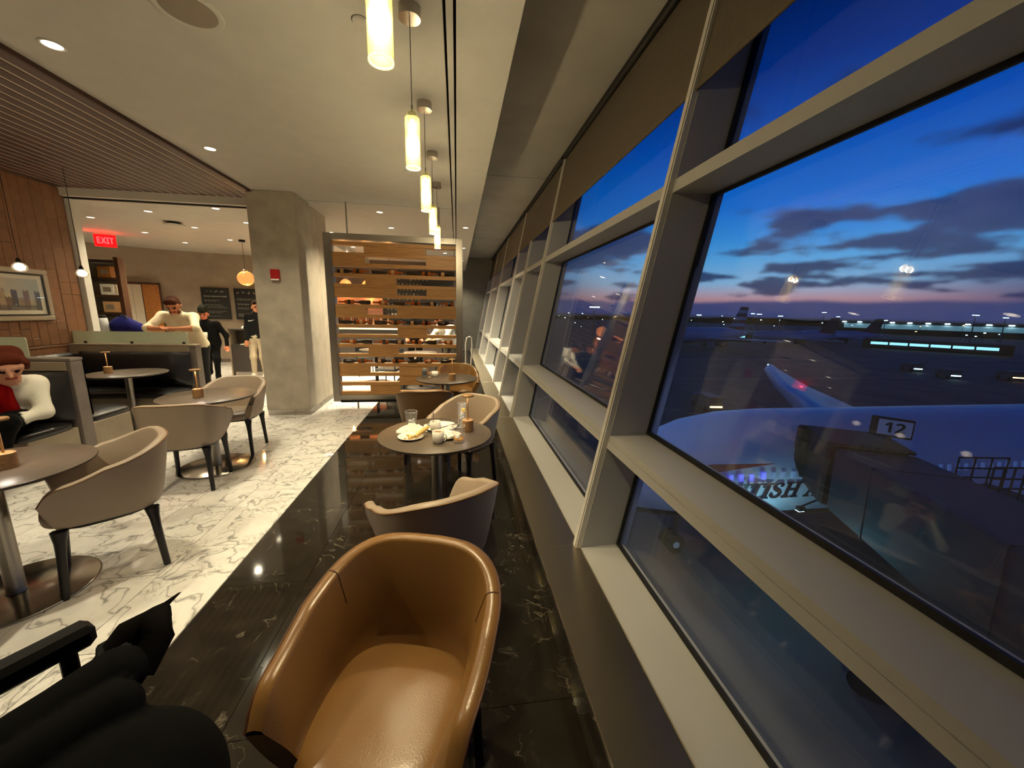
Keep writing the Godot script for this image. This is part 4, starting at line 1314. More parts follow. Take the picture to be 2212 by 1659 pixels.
func napkin(label: String, p: Vector3, r: float, h: float, s: int) -> void:
	var t = thing("paper_napkin", label, "napkin", p)
	var f = noise(s * 10 + 1, 9.0, FastNoiseLite.TYPE_SIMPLEX_SMOOTH, 3)
	var P = []
	for i in 17:
		var row = []
		for k in 36:
			var a = TAU * k / 36
			var q = i / 16.0
			var rr = r * q * (1.0 + 0.35 * f.get_noise_2d(cos(a) * 0.3, sin(a) * 0.3))
			var x = rr * cos(a)
			var z = rr * sin(a) * 0.8
			var y = h * (1.0 - q * q) * (0.75 + 0.7 * f.get_noise_2d(x * 1.4, z * 1.4)) + 0.012 * absf(f.get_noise_2d(x * 3.0 + 9.0, z * 3.0)) * (1.0 - q)
			row.append(Vector3(x, maxf(0.001, y), z))
		P.append(row)
	put(B.new().sheet(P, -1.0, true), "sheet", M.paper, t)

# ------------------------------------------------------------------ booths
func booths() -> void:
	# partition between the woman's bench and the dark booth
	var p = thing("booth_partition", "low grey partition with a frosted glass top behind the woman", "partition", Vector3(-4.48, 0, -4.26))
	put(B.new().span(Vector3(-0.77, 0, -0.06), Vector3(0.78, 1.04, 0.06), 0.004), "core", M.laminate_grey, p)
	put(B.new().span(Vector3(-0.77, 0.945, 0.061), Vector3(0.745, 1.035, 0.075), 0.003), "band", M.laminate, p)
	put(B.new().span(Vector3(-0.77, 1.04, -0.066), Vector3(0.786, 1.068, 0.066), 0.004), "cap", M.laminate_grey, p)
	glass_screen(p, -0.77, 0.40, 1.072, 0.19)
	var q = thing("booth_partition", "long low partition with beige band and frosted glass behind the dark booth", "partition", Vector3(-4.48, 0, -6.06))
	put(B.new().span(Vector3(-0.77, 0, -0.06), Vector3(0.78, 1.02, 0.06), 0.004), "core", M.laminate_grey, q)
	put(B.new().span(Vector3(-0.77, 0.90, 0.061), Vector3(0.70, 1.02, 0.085), 0.003), "band", M.laminate, q)
	put(B.new().span(Vector3(-0.77, 1.02, -0.066), Vector3(0.79, 1.045, 0.09), 0.004), "cap", M.laminate, q)
	glass_screen(q, -0.77, 0.665, 1.049, 0.165)
	# benches
	bench("black leather booth bench with the woman seated on it", Vector3(-4.46, 0, -4.180), 0.0, 0.76, M.bench)
	bench("black leather booth bench backing on to the woman's bench", Vector3(-4.42, 0, -4.325), PI, 0.71, M.bench)
	bench("long black leather bench under the frosted glass at the back of the booth", Vector3(-4.44, 0, -5.970), 0.0, 0.69, M.bench)
	# side bench along the wall closing the booth
	var s = thing("wall_bench_back", "black leather back panel along the wall inside the dark booth", "bench", Vector3(-5.24, 0, -5.15))
	put(B.new().span(Vector3(0, 0.46, -0.8), Vector3(0.09, 0.93, 0.8), 0.03), "back_pad", M.bench, s)
	put(B.new().span(Vector3(0, 0.0, -0.8), Vector3(0.07, 0.455, 0.8), 0.01), "base", M.laminate_grey, s)

func glass_screen(p: Node, x0: float, x1: float, y: float, h: float) -> void:
	var poly = PackedVector2Array([Vector2(x0, y), Vector2(x1, y)])
	for k in 5:
		var a = PI * 0.5 * k / 4.0
		poly.append(Vector2(x1 - 0.02 + 0.02 * cos(a), y + h - 0.02 + 0.02 * sin(a)))
	poly.append(Vector2(x0, y + h))
	var g = put(B.new().prism(poly, -0.005, 0.005), "glass_screen", M.frosted, p)
	for x in [x0 + 0.15, (x0 + x1) * 0.5, x1 - 0.06]:
		put(B.new().span(Vector3(x - 0.016, y - 0.006, -0.014), Vector3(x + 0.016, y + 0.028, 0.014), 0.003), "clip", M.dark_metal, g)

func bench(label: String, p: Vector3, turn: float, hw: float, m: Material) -> void:
	var t = thing("booth_bench", label, "bench", p, turn, "leather booth benches")
	var l = -hw if turn == 0.0 else -hw
	put(B.new().span(Vector3(-hw, 0.02, 0.0), Vector3(hw - 0.02, 0.385, 0.46), 0.006), "base", M.laminate, t)
	var seat = []
	for e in [[0.0, 0.47], [0.5, 0.472], [0.85, 0.468], [0.97, 0.45], [1.0, 0.425], [0.985, 0.388]]:
		var row = []
		for k in 36:
			var a = TAU * k / 36
			var x = (hw - 0.003) * signf(cos(a)) * pow(absf(cos(a)), 0.22)
			var z = 0.27 + 0.262 * signf(sin(a)) * pow(absf(sin(a)), 0.25)
			row.append(Vector3(x * maxf(e[0], 0.001), e[1] + 0.003 * sin(x * 17.0) * (1.0 if e[0] < 0.9 else 0.0), 0.27 + (z - 0.27) * maxf(e[0], 0.001)))
		seat.append(row)
	put(B.new().sheet(seat, 1.0, true), "seat_cushion", m, t)
	var back = []
	for i in 13:
		var x = -hw + 0.003 + (hw * 2 - 0.006) * i / 12.0
		var e = 1.0 if i > 0 and i < 12 else 0.0
		back.append([Vector3(x, 0.47, 0.005), Vector3(x, 0.475, 0.11 * e + 0.03), Vector3(x, 0.60, 0.125 * e + 0.025), Vector3(x, 0.78, 0.105 * e + 0.02), Vector3(x, 0.90, 0.085 * e + 0.015), Vector3(x, 0.935, 0.05 * e + 0.01), Vector3(x, 0.94, 0.005)])
	var bm = B.new().sheet(back, 1.0)
	put(bm, "back_cushion", m, t)

# ------------------------------------------------------------------ the passage behind the booths
func chalk_line(b: B, p: Array, w: float, z: float) -> void:
	for i in p.size() - 1:
		var d = (p[i + 1] - p[i]).normalized() * w * 0.5
		var o = Vector2(-d.y, d.x)
		var A = p[i] - d
		var C = p[i + 1] + d
		b.quad(Vector3(A.x - o.x, A.y - o.y, z), Vector3(C.x - o.x, C.y - o.y, z), Vector3(C.x + o.x, C.y + o.y, z), Vector3(A.x + o.x, A.y + o.y, z), Vector3(0, 0, 1))

func scribble(b: B, x0: float, x1: float, y: float, h: float, z: float) -> void:
	var x = x0
	while x < x1:
		var wl = rng.randf_range(0.03, 0.075)
		var p = []
		var n = int(wl / 0.012)
		for k in n + 1:
			p.append(Vector2(minf(x + wl * k / maxi(n, 1), x1), y + h * (rng.randf() if k % 2 == 0 else -rng.randf()) * 0.5))
		if p.size() > 1:
			chalk_line(b, p, minf(h * 0.18, 0.0055), z)
		x += wl + h * 0.8

func lettering(text: String, size: float, depth: float, font_name = "Droid Sans", italic = false) -> Mesh:
	var f = SystemFont.new()
	f.font_names = PackedStringArray([font_name])
	f.font_italic = italic
	f.font_weight = 700
	var t = TextMesh.new()
	t.text = text
	t.font = f
	t.font_size = 48
	t.pixel_size = size / 48.0
	t.depth = depth
	return t

func corridor() -> void:
	# curved taupe wall
	var pts = [Vector2(-10.2, -8.7), Vector2(-9.2, -10.15), Vector2(-8.36, -11.0), Vector2(-7.45, -11.6), Vector2(-6.4, -11.95), Vector2(-5.2, -12.05), Vector2(-4.2, -12.05)]
	var cv = Curve2D.new()
	for i in pts.size():
		var tn = (pts[mini(i + 1, pts.size() - 1)] - pts[maxi(i - 1, 0)]) * 0.17
		cv.add_point(pts[i], -tn, tn)
	var line = cv.tessellate(4, 3)
	var P = []
	for p in line:
		P.append([Vector3(p.x, -0.05, p.y), Vector3(p.x, 3.0, p.y)])
	var wb = B.new().sheet(P, 1.0)
	var P2 = []
	for p in line:
		P2.append([Vector3(p.x - 0.1, -0.05, p.y - 0.25), Vector3(p.x - 0.1, 3.0, p.y - 0.25)])
	wb.sheet(P2, -1.0)
	var wl = setting("wall_curved", "curved taupe plaster wall at the back of the passage")
	put(wb, "plaster", M.taupe, wl)
	var sk = []
	for p in line:
		sk.append([Vector3(p.x + 0.01, 0.0, p.y + 0.02), Vector3(p.x + 0.01, 0.10, p.y + 0.02)])
	put(B.new().sheet(sk, 1.0), "skirting", M.laminate_grey, wl)
	struct(B.new().span(Vector3(-4.3, -0.05, -13.3), Vector3(-4.1, 3.2, -12.0)), "wall_passage", M.taupe)
	# doorway with a bright room and a wooden door, in the curve of the wall
	var d = setting("door_1", "open doorway with a bright panelled room and an orange wood door leaf")
	d.position = Vector3(-8.02, 0, -11.12)
	d.rotation.y = deg_to_rad(30)
	put(B.new().span(Vector3(-0.62, 0, 0.0), Vector3(0.46, 2.14, 0.06), 0.004), "frame", M.walnut, d)
	var panel_x = -0.58
	for k in 4:
		put(B.new().span(Vector3(panel_x, 0.02, 0.061), Vector3(panel_x + 0.165, 2.08, 0.075), 0.004), "panel_board", M.bright_panel, d)
		panel_x += 0.169
	put(B.new().span(Vector3(0.11, 0.02, 0.062), Vector3(0.42, 2.09, 0.10), 0.003), "door_leaf", M.door_wood, d)
	# exit sign
	var s = thing("exit_sign", "red lit EXIT sign hanging from the passage ceiling", "sign", Vector3(-7.10, 2.70, -9.25), deg_to_rad(28))
	put(B.new().box(Vector3(0, 0.15, 0), Vector3(0.32, 0.24, 0.03), 0.004), "sign_case", M.exit_glow, s)
	put(B.new().box(Vector3(0, 0.285, 0), Vector3(0.06, 0.03, 0.03), 0.002), "bracket", M.nosing, s)
	put(lettering("EXIT", 0.125, 0.004), "lettering", M.exit_letter, s, Transform3D(Basis().scaled(Vector3(0.95, 1.35, 1)), Vector3(0, 0.15, 0.0165)))
	omni(s.position + Vector3(0.05, 0.12, 0.10), Color(1, 0.05, 0.07), 0.14, 0.01)
	# downlights and a ceiling diffuser
	var k = 0
	var rank9 = [2, 0, 3, 4, 1, 7, 6, 5, 8]
	for q in [[-6.03, -7.65], [-4.68, -6.94], [-3.49, -6.50], [-6.14, -8.94], [-4.75, -8.12], [-6.15, -10.1], [-4.84, -9.4], [-3.54, -7.44], [-7.3, -8.6]]:
		downlight(q[0], 3.0, q[1], 4.4, "round downlight in the passage ceiling, %s out from the pale post" % ORD[rank9[k]], "downlights in the passage ceiling")
		k += 1
	var v = thing("air_diffuser", "round raised air diffuser on the passage ceiling", "vent", Vector3(-4.84, 3.0, -7.73))
	put(B.new().lathe([Vector2(0.09, 0.0), Vector2(0.10, -0.02), Vector2(0.05, -0.03), Vector2(0.0, -0.03)], 24), "collar", M.dark_metal, v)
	put(B.new().lathe([Vector2(0.0, -0.062), Vector2(0.11, -0.06), Vector2(0.16, -0.045), Vector2(0.155, -0.04), Vector2(0.0, -0.045)], 30), "disc", M.nosing, v)
	put(B.new().tube([Vector3(0, -0.05, 0), Vector3(0, -0.02, 0)], 0.03, 10), "stem", M.dark_metal, v)
	# chalk boards on the curved wall
	for i in 2:
		var bx = [-6.62, -5.86][i]
		var bd = thing("chalk_board", ["chalkboard with TRY ALL FOUR IN A FLIGHT behind the man in the cap", "chalkboard with a chalk swirl drawing beside the copper globe lamp"][i], "chalkboard", Vector3(bx, 1.22, [-11.86, -11.96][i] + 0.03), [0.24, 0.10][i], "chalkboards on the curved wall")
		put(B.new().box(Vector3(0, 0.43, 0.0), Vector3(0.64, 0.86, 0.02), 0.003), "board", M.board, bd)
		var c = B.new()
		if i == 0:
			put(lettering("TRY ALL FOUR IN A FLIGHT", 0.042, 0.001), "lettering", M.chalk, bd, at(0, 0.625, 0.0115))
			scribble(c, -0.2, 0.2, 0.76, 0.07, 0.0115)
			for yy in [0.52, 0.50, 0.40, 0.36, 0.32, 0.22, 0.18, 0.08]:
				scribble(c, -0.26, rng.randf_range(0.0, 0.26), yy, 0.022, 0.0115)
		else:
			scribble(c, -0.25, 0.28, 0.75, 0.10, 0.0115)
			for yy in [0.575, 0.545, 0.44, 0.415, 0.33, 0.30, 0.16, 0.135, 0.11, 0.085]:
				scribble(c, -0.26, 0.26 if yy > 0.5 else 0.02, yy, 0.022, 0.0115)
			var sw = []
			for n in 40:
				var a = n * 0.32
				sw.append(Vector2(0.12 + (0.13 - n * 0.0028) * cos(a), 0.09 + (0.065 - n * 0.0014) * sin(a)))
			chalk_line(c, sw, 0.008, 0.0115)
			var s2 = []
			for n in 24:
				s2.append(Vector2(0.16 + 0.075 * cos(n * 0.28), 0.20 + 0.045 * sin(n * 0.28)))
			s2.append(Vector2(0.22, 0.13))
			s2.append(Vector2(0.31, 0.10))
			chalk_line(c, s2, 0.008, 0.0115)
		var co = put(c, "chalk_writing", M.chalk, bd)
		co.set_meta("kind", "stuff")
	# service station
	var st = thing("service_cabinet", "dark service cabinet with steel edges and a shelf", "cabinet", Vector3(-4.83, 0, -9.72))
	put(B.new().span(Vector3(-0.30, 0.09, -0.3), Vector3(0.45, 0.68, 0.2), 0.004), "body", M.cabinet, st)
	put(B.new().span(Vector3(-0.28, 0.0, -0.28), Vector3(0.43, 0.088, 0.17)), "plinth", M.chrome, st)
	put(B.new().span(Vector3(-0.30, 0.69, -0.3), Vector3(0.45, 0.715, 0.2), 0.003), "shelf", M.cabinet, st)
	put(B.new().span(Vector3(-0.27, 0.72, -0.28), Vector3(0.42, 1.03, -0.05), 0.004), "niche_back", M.cabinet, st)
	put(B.new().span(Vector3(-0.335, 0.0, -0.3), Vector3(-0.305, 1.08, 0.21), 0.003), "side_panel", M.laminate, st)
	put(B.new().span(Vector3(-0.335, 1.05, -0.3), Vector3(0.45, 1.085, 0.21), 0.003), "counter_top", M.cabinet, st)
	for q in 3:
		var cp = thing("coffee_saucer", "small white cup upside down on the service cabinet, %s from the steel edge" % ORD[q], "cup", Vector3(-4.90 + 0.12 * q, 1.086, -9.66), 0, "white cups on the service cabinet")
		put(B.new().lathe([Vector2(0, 0.06), Vector2(0.02, 0.06), Vector2(0.04, 0.02), Vector2(0.042, 0.0), Vector2(0, 0)], 18), "bowl", M.china, cp)
	var tr = thing("white_tray", "flat white tray lying on the shelf of the service cabinet", "tray", Vector3(-4.80, 0.716, -9.60))
	put(B.new().box(Vector3(0, 0.012, 0), Vector3(0.30, 0.02, 0.12), 0.005), "dish", M.china, tr)
	# copper globe lamp
	copper_lamp(Vector3(-4.58, 2.20, -9.35), 3.0, "crinkled copper glass globe lamp beside the column", 0.45)
	# dark wood shelf unit and the things on it
	var sh = thing("display_shelf", "tall dark wood shelf unit beyond the pale post", "shelf", Vector3(-6.02, 0, -7.55), 0.0)
	put(B.new().span(Vector3(0.33, 0, -0.06), Vector3(0.40, 2.36, 0.06), 0.004), "upright", M.walnut, sh)
	put(B.new().span(Vector3(-0.55, 0, -0.06), Vector3(-0.47, 2.36, 0.06), 0.004), "upright", M.walnut, sh)
	put(B.new().span(Vector3(-0.46, 0.1, -0.17), Vector3(0.32, 2.3, -0.15)), "back_board", M.laminate, sh)
	for i in 8:
		put(B.new().span(Vector3(-0.465, 0.25 + 0.29 * i, -0.148), Vector3(0.328, 0.285 + 0.29 * i, 0.058), 0.003), "shelf_board", M.walnut, sh)
	for i in 6:
		var y = 0.286 + 0.29 * (i + 2)
		if i == 5:
			break
		var o = thing("storage_jar" if i != 0 else "white_carton", ["white carton with a printed label on the shelf unit", "white domed jar on the shelf unit", "tan box on the shelf unit", "pale box on the shelf unit", "brown box on the shelf unit"][i], ["carton", "jar", "box", "box", "box"][i], Vector3(-5.86, y, -7.565))
		if i == 1:
			put(B.new().lathe([Vector2(0, 0), Vector2(0.08, 0), Vector2(0.085, 0.06), Vector2(0.07, 0.13), Vector2(0.03, 0.165), Vector2(0, 0.17)], 22), "jar_body", M.china, o)
			put(B.new().lathe([Vector2(0, 0.171), Vector2(0.012, 0.172), Vector2(0.014, 0.19), Vector2(0, 0.195)], 12), "jar_knob", M.china, o)
		else:
			put(B.new().box(Vector3(0, 0.09, 0), Vector3(0.2, 0.18, 0.12), 0.004), "carton_body", [M.china, M.china, M.label, M.paper, M.door_wood][i], o)
			put(B.new().box(Vector3(0, 0.09, 0.0605), Vector3(0.12, 0.08, 0.001)), "printed_label", M.laminate, o)
	# blue bag on a stand behind the partition
	var sb = B.new()
	var bc = Color(0.10, 0.11, 0.32)
	blob([[Vector3(-0.12, 0.12, 0), Vector3(0.14, 0.08, 0), 0.13, 0.09, bc], [Vector3(-0.05, 0.2, 0), Vector3(0.10, 0.12, 0.02), 0.09, 0.07, bc], [Vector3(0.1, 0.07, 0.02), Vector3(0.27, 0.045, 0), 0.07, 0.045, bc]], 0.018, 0.05, sb)
	var bag = thing("blue_holdall", "dark blue padded bag on a counter behind the frosted glass", "bag", Vector3(-5.36, 1.118, -7.15))
	put(sb, "body", M.body, bag)
	put(B.new().tube([Vector3(-0.1, 0.22, 0.03), Vector3(-0.06, 0.30, 0.05), Vector3(0.0, 0.29, 0.05), Vector3(0.05, 0.2, 0.04)], 0.012, 8), "handle", M.pack_navy, bag)
	var cn = thing("side_counter", "low taupe counter behind the frosted glass screen", "counter", Vector3(-5.55, 0, -7.15))
	put(B.new().span(Vector3(-0.2, 0, -0.2), Vector3(0.55, 1.07, 0.2), 0.004), "body", M.laminate_grey, cn)
	put(B.new().span(Vector3(-0.22, 1.071, -0.22), Vector3(0.57, 1.098, 0.22), 0.004), "top", M.laminate, cn)
	var cy = thing("clear_canister", "clear water canister with a dark lid beside the blue bag", "canister", Vector3(-5.69, 1.10, -7.12))
	put(B.new().lathe([Vector2(0, 0), Vector2(0.055, 0), Vector2(0.058, 0.2), Vector2(0.05, 0.26), Vector2(0, 0.262)], 22), "body", M.ice, cy)
	put(B.new().lathe([Vector2(0, 0.263), Vector2(0.04, 0.263), Vector2(0.038, 0.30), Vector2(0, 0.302)], 18), "lid", M.dark_metal, cy)

func copper_lamp(p: Vector3, ceil_y: float, label: String, e: float) -> void:
	var t = thing("copper_globe_lamp", label, "pendant lamp", p, 0, "copper glass globe lamps")
	var f = noise(77, 3.0, FastNoiseLite.TYPE_CELLULAR, 1)
	var P = []
	for i in 15:
		var row = []
		var a = PI * (0.08 + 0.92 * i / 14.0)
		for k in 26:
			var c = TAU * k / 26
			var dir = Vector3(sin(a) * cos(c), cos(a), sin(a) * sin(c))
			row.append(dir * (0.165 + 0.012 * f.get_noise_3dv(dir * 0.35)))
		P.append(row)
	put(B.new().sheet(P, 1.0, true), "lamp_glass", M.copper_glow, t)
	put(B.new().lathe([Vector2(0.0, 0.185), Vector2(0.05, 0.18), Vector2(0.06, 0.15), Vector2(0, 0.15)], 18), "cap", M.chrome, t)
	put(B.new().tube([Vector3(0, 0.18, 0), Vector3(0, ceil_y - p.y - 0.03, 0)], 0.004, 6), "cord", M.dark_metal, t)
	put(B.new().turn([Vector2(0, ceil_y - p.y - 0.04), Vector2(0.06, ceil_y - p.y - 0.04), Vector2(0.06, ceil_y - p.y), Vector2(0, ceil_y - p.y)], 20), "ceiling_cup", M.dark_metal, t)
	omni(p - Vector3(0, 0.24, 0), Color(1, 0.72, 0.42), e, 0.02)

# ------------------------------------------------------------------ the bar beyond the rack
func bar_room() -> void:
	var kb = 0
	for q in [[-1.22, -6.77], [-1.234, -7.97], [-2.55, -8.75], [-2.6, -10.6], [-1.2, -9.8], [-1.2, -11.6], [-3.4, -9.6], [-0.3, -8.8], [-0.3, -11.0], [0.18, -7.6], [0.18, -10.0], [0.18, -12.4], [0.15, -14.4]]:
		downlight(q[0], CEIL, q[1], 12.0 if q[0] < 0.0 else 4.0, "round downlight in the ceiling beyond the rack, %s back from the rack" % ORD[kb], "downlights beyond the bottle rack")
		kb += 1
	for x in [-3.1, -2.5, -1.9]:
		copper_lamp(Vector3(x, 2.25, -11.6), CEIL, "copper glass globe lamp over the bar, %s from the dark chalk wall" % {-3.1: "third", -2.5: "second", -1.9: "first"}[x], 0.3)
	var bar = thing("bar_counter", "black fronted bar counter with a white stone top", "bar", Vector3(-2.7, 0, -11.3))
	put(B.new().span(Vector3(-1.3, 0.08, -0.3), Vector3(1.3, 1.03, 0.3), 0.005), "front", M.cabinet, bar)
	put(B.new().span(Vector3(-1.28, 0.0, -0.28), Vector3(1.28, 0.079, 0.26)), "plinth", M.chrome, bar)
	put(B.new().span(Vector3(-1.36, 1.031, -0.36), Vector3(1.36, 1.075, 0.36), 0.006), "top", M.china, bar)
	var bs = thing("back_bar_shelf", "mirrored back bar shelf lined with bottles", "shelf", Vector3(-2.9, 0, -13.05))
	put(B.new().span(Vector3(-1.2, 0.0, -0.14), Vector3(0.75, 0.98, 0.14), 0.004), "cupboard", M.cabinet, bs)
	put(B.new().span(Vector3(-1.22, 0.981, -0.145), Vector3(0.77, 1.02, 0.16), 0.004), "counter", M.laminate, bs)
	put(B.new().span(Vector3(-1.2, 1.05, -0.145), Vector3(0.75, 2.2, -0.13)), "mirror", M.copper_mirror, bs)
	put(B.new().span(Vector3(-1.2, 1.50, -0.129), Vector3(0.75, 1.525, 0.10), 0.003), "shelf_board", M.clear_glass, bs)
	var bm = [bottle_mesh(0), bottle_mesh(1)]
	for i in 16:
		var o = thing("spirit_bottle", "%s spirit bottle on the back bar counter, %s from the passage" % [["amber", "white", "dark", "tan"][i % 4], ORD[i]], "bottle", Vector3(-3.95 + 0.115 * i, 1.021, -13.02), 0, "spirit bottles on the back bar")
		put(bm[i % 2], "glass_body", [M.bottle_amber, M.china, M.bottle_dark, M.label][i % 4], o, Transform3D(Basis().scaled(Vector3(1.2, 1.25, 1.2)), Vector3.ZERO))
	var cb = thing("chalk_wall", "large black chalk wall with white chalk drawings beyond the rack", "chalkboard", Vector3(-1.25, 1.25, -13.185))
	put(B.new().box(Vector3(0, 0.8, 0), Vector3(2.3, 1.6, 0.02), 0.003), "board", M.board, cb)
	var c = B.new()
	for r in 9:
		scribble(c, -1.0, rng.randf_range(-0.1, 1.0), 0.2 + 0.16 * r, 0.09, 0.0115)
	put(c, "chalk_writing", M.chalk, cb).set_meta("kind", "stuff")
	put(lettering("SAL", 0.16, 0.001), "lettering", M.chalk, cb, at(-0.75, 0.16, 0.0116))
	# high tables, stools and people's chairs in the far room
	for q in [[-2.75, -8.1, "first"], [-1.75, -8.6, "second"], [-0.75, -8.0, "third"]]:
		var t = thing("bistro_table", "round dark bistro table beyond the bottle rack, %s from the column" % q[2], "table", Vector3(q[0], 0, q[1]), 0, "bistro tables beyond the rack")
		put(B.new().lathe([Vector2(0, 0.735), Vector2(0.34, 0.735), Vector2(0.345, 0.72), Vector2(0, 0.71)], 36), "table_top", M.table, t)
		put(B.new().tube([Vector3(0, 0.01, 0), Vector3(0, 0.72, 0)], 0.035, 14), "pedestal", M.dark_metal, t)
		put(B.new().lathe([Vector2(0.0, 0.02), Vector2(0.28, 0.014), Vector2(0.29, 0.0), Vector2(0, 0)], 32), "base_disc", M.cabinet, t)
	var n = 0
	for q in [[-2.2, -9.6, 0.4], [-1.6, -10.2, 2.6], [-3.2, -9.2, 1.4], [-0.3, -10.2, 3.6], [-1.3, -7.6, 4.4]]:
		var ch = thing("bistro_chair", "dark slim chair on thin legs beyond the rack, %s from the column" % ORD[[2, 3, 0, 4, 1][n]], "chair", Vector3(q[0], 0, q[1]), q[2], "slim chairs beyond the rack")
		put(B.new().box(Vector3(0, 0.45, 0), Vector3(0.42, 0.05, 0.42), 0.018), "seat", M.bench, ch)
		put(B.new().box(Vector3(0, 0.70, -0.2), Vector3(0.40, 0.30, 0.035), 0.015), "backrest", M.bench, ch)
		for sx in [-1, 1]:
			for sz in [-1, 1]:
				put(B.new().tube([Vector3(sx * 0.18, 0.43, sz * 0.18), Vector3(sx * 0.20, 0.0, sz * 0.20)], 0.012, 8), "leg", M.dark_metal, ch)
			put(B.new().tube([Vector3(sx * 0.17, 0.46, -0.19), Vector3(sx * 0.17, 0.62, -0.2)], 0.01, 8), "back_post", M.dark_metal, ch)
		n += 1
	var rl = thing("steel_handrail", "short white looped rail standing beside the rack", "rail", Vector3(0.22, 0, -7.2))
	put(B.new().tube([Vector3(-0.05, 0, 0), Vector3(-0.05, 1.0, 0), Vector3(-0.03, 1.1, 0), Vector3(0.03, 1.12, 0), Vector3(0.06, 1.1, 0), Vector3(0.07, 0.95, 0), Vector3(0.05, 0.6, 0), Vector3(0.06, 0, 0)], 0.013, 8), "loop", M.nosing, rl)

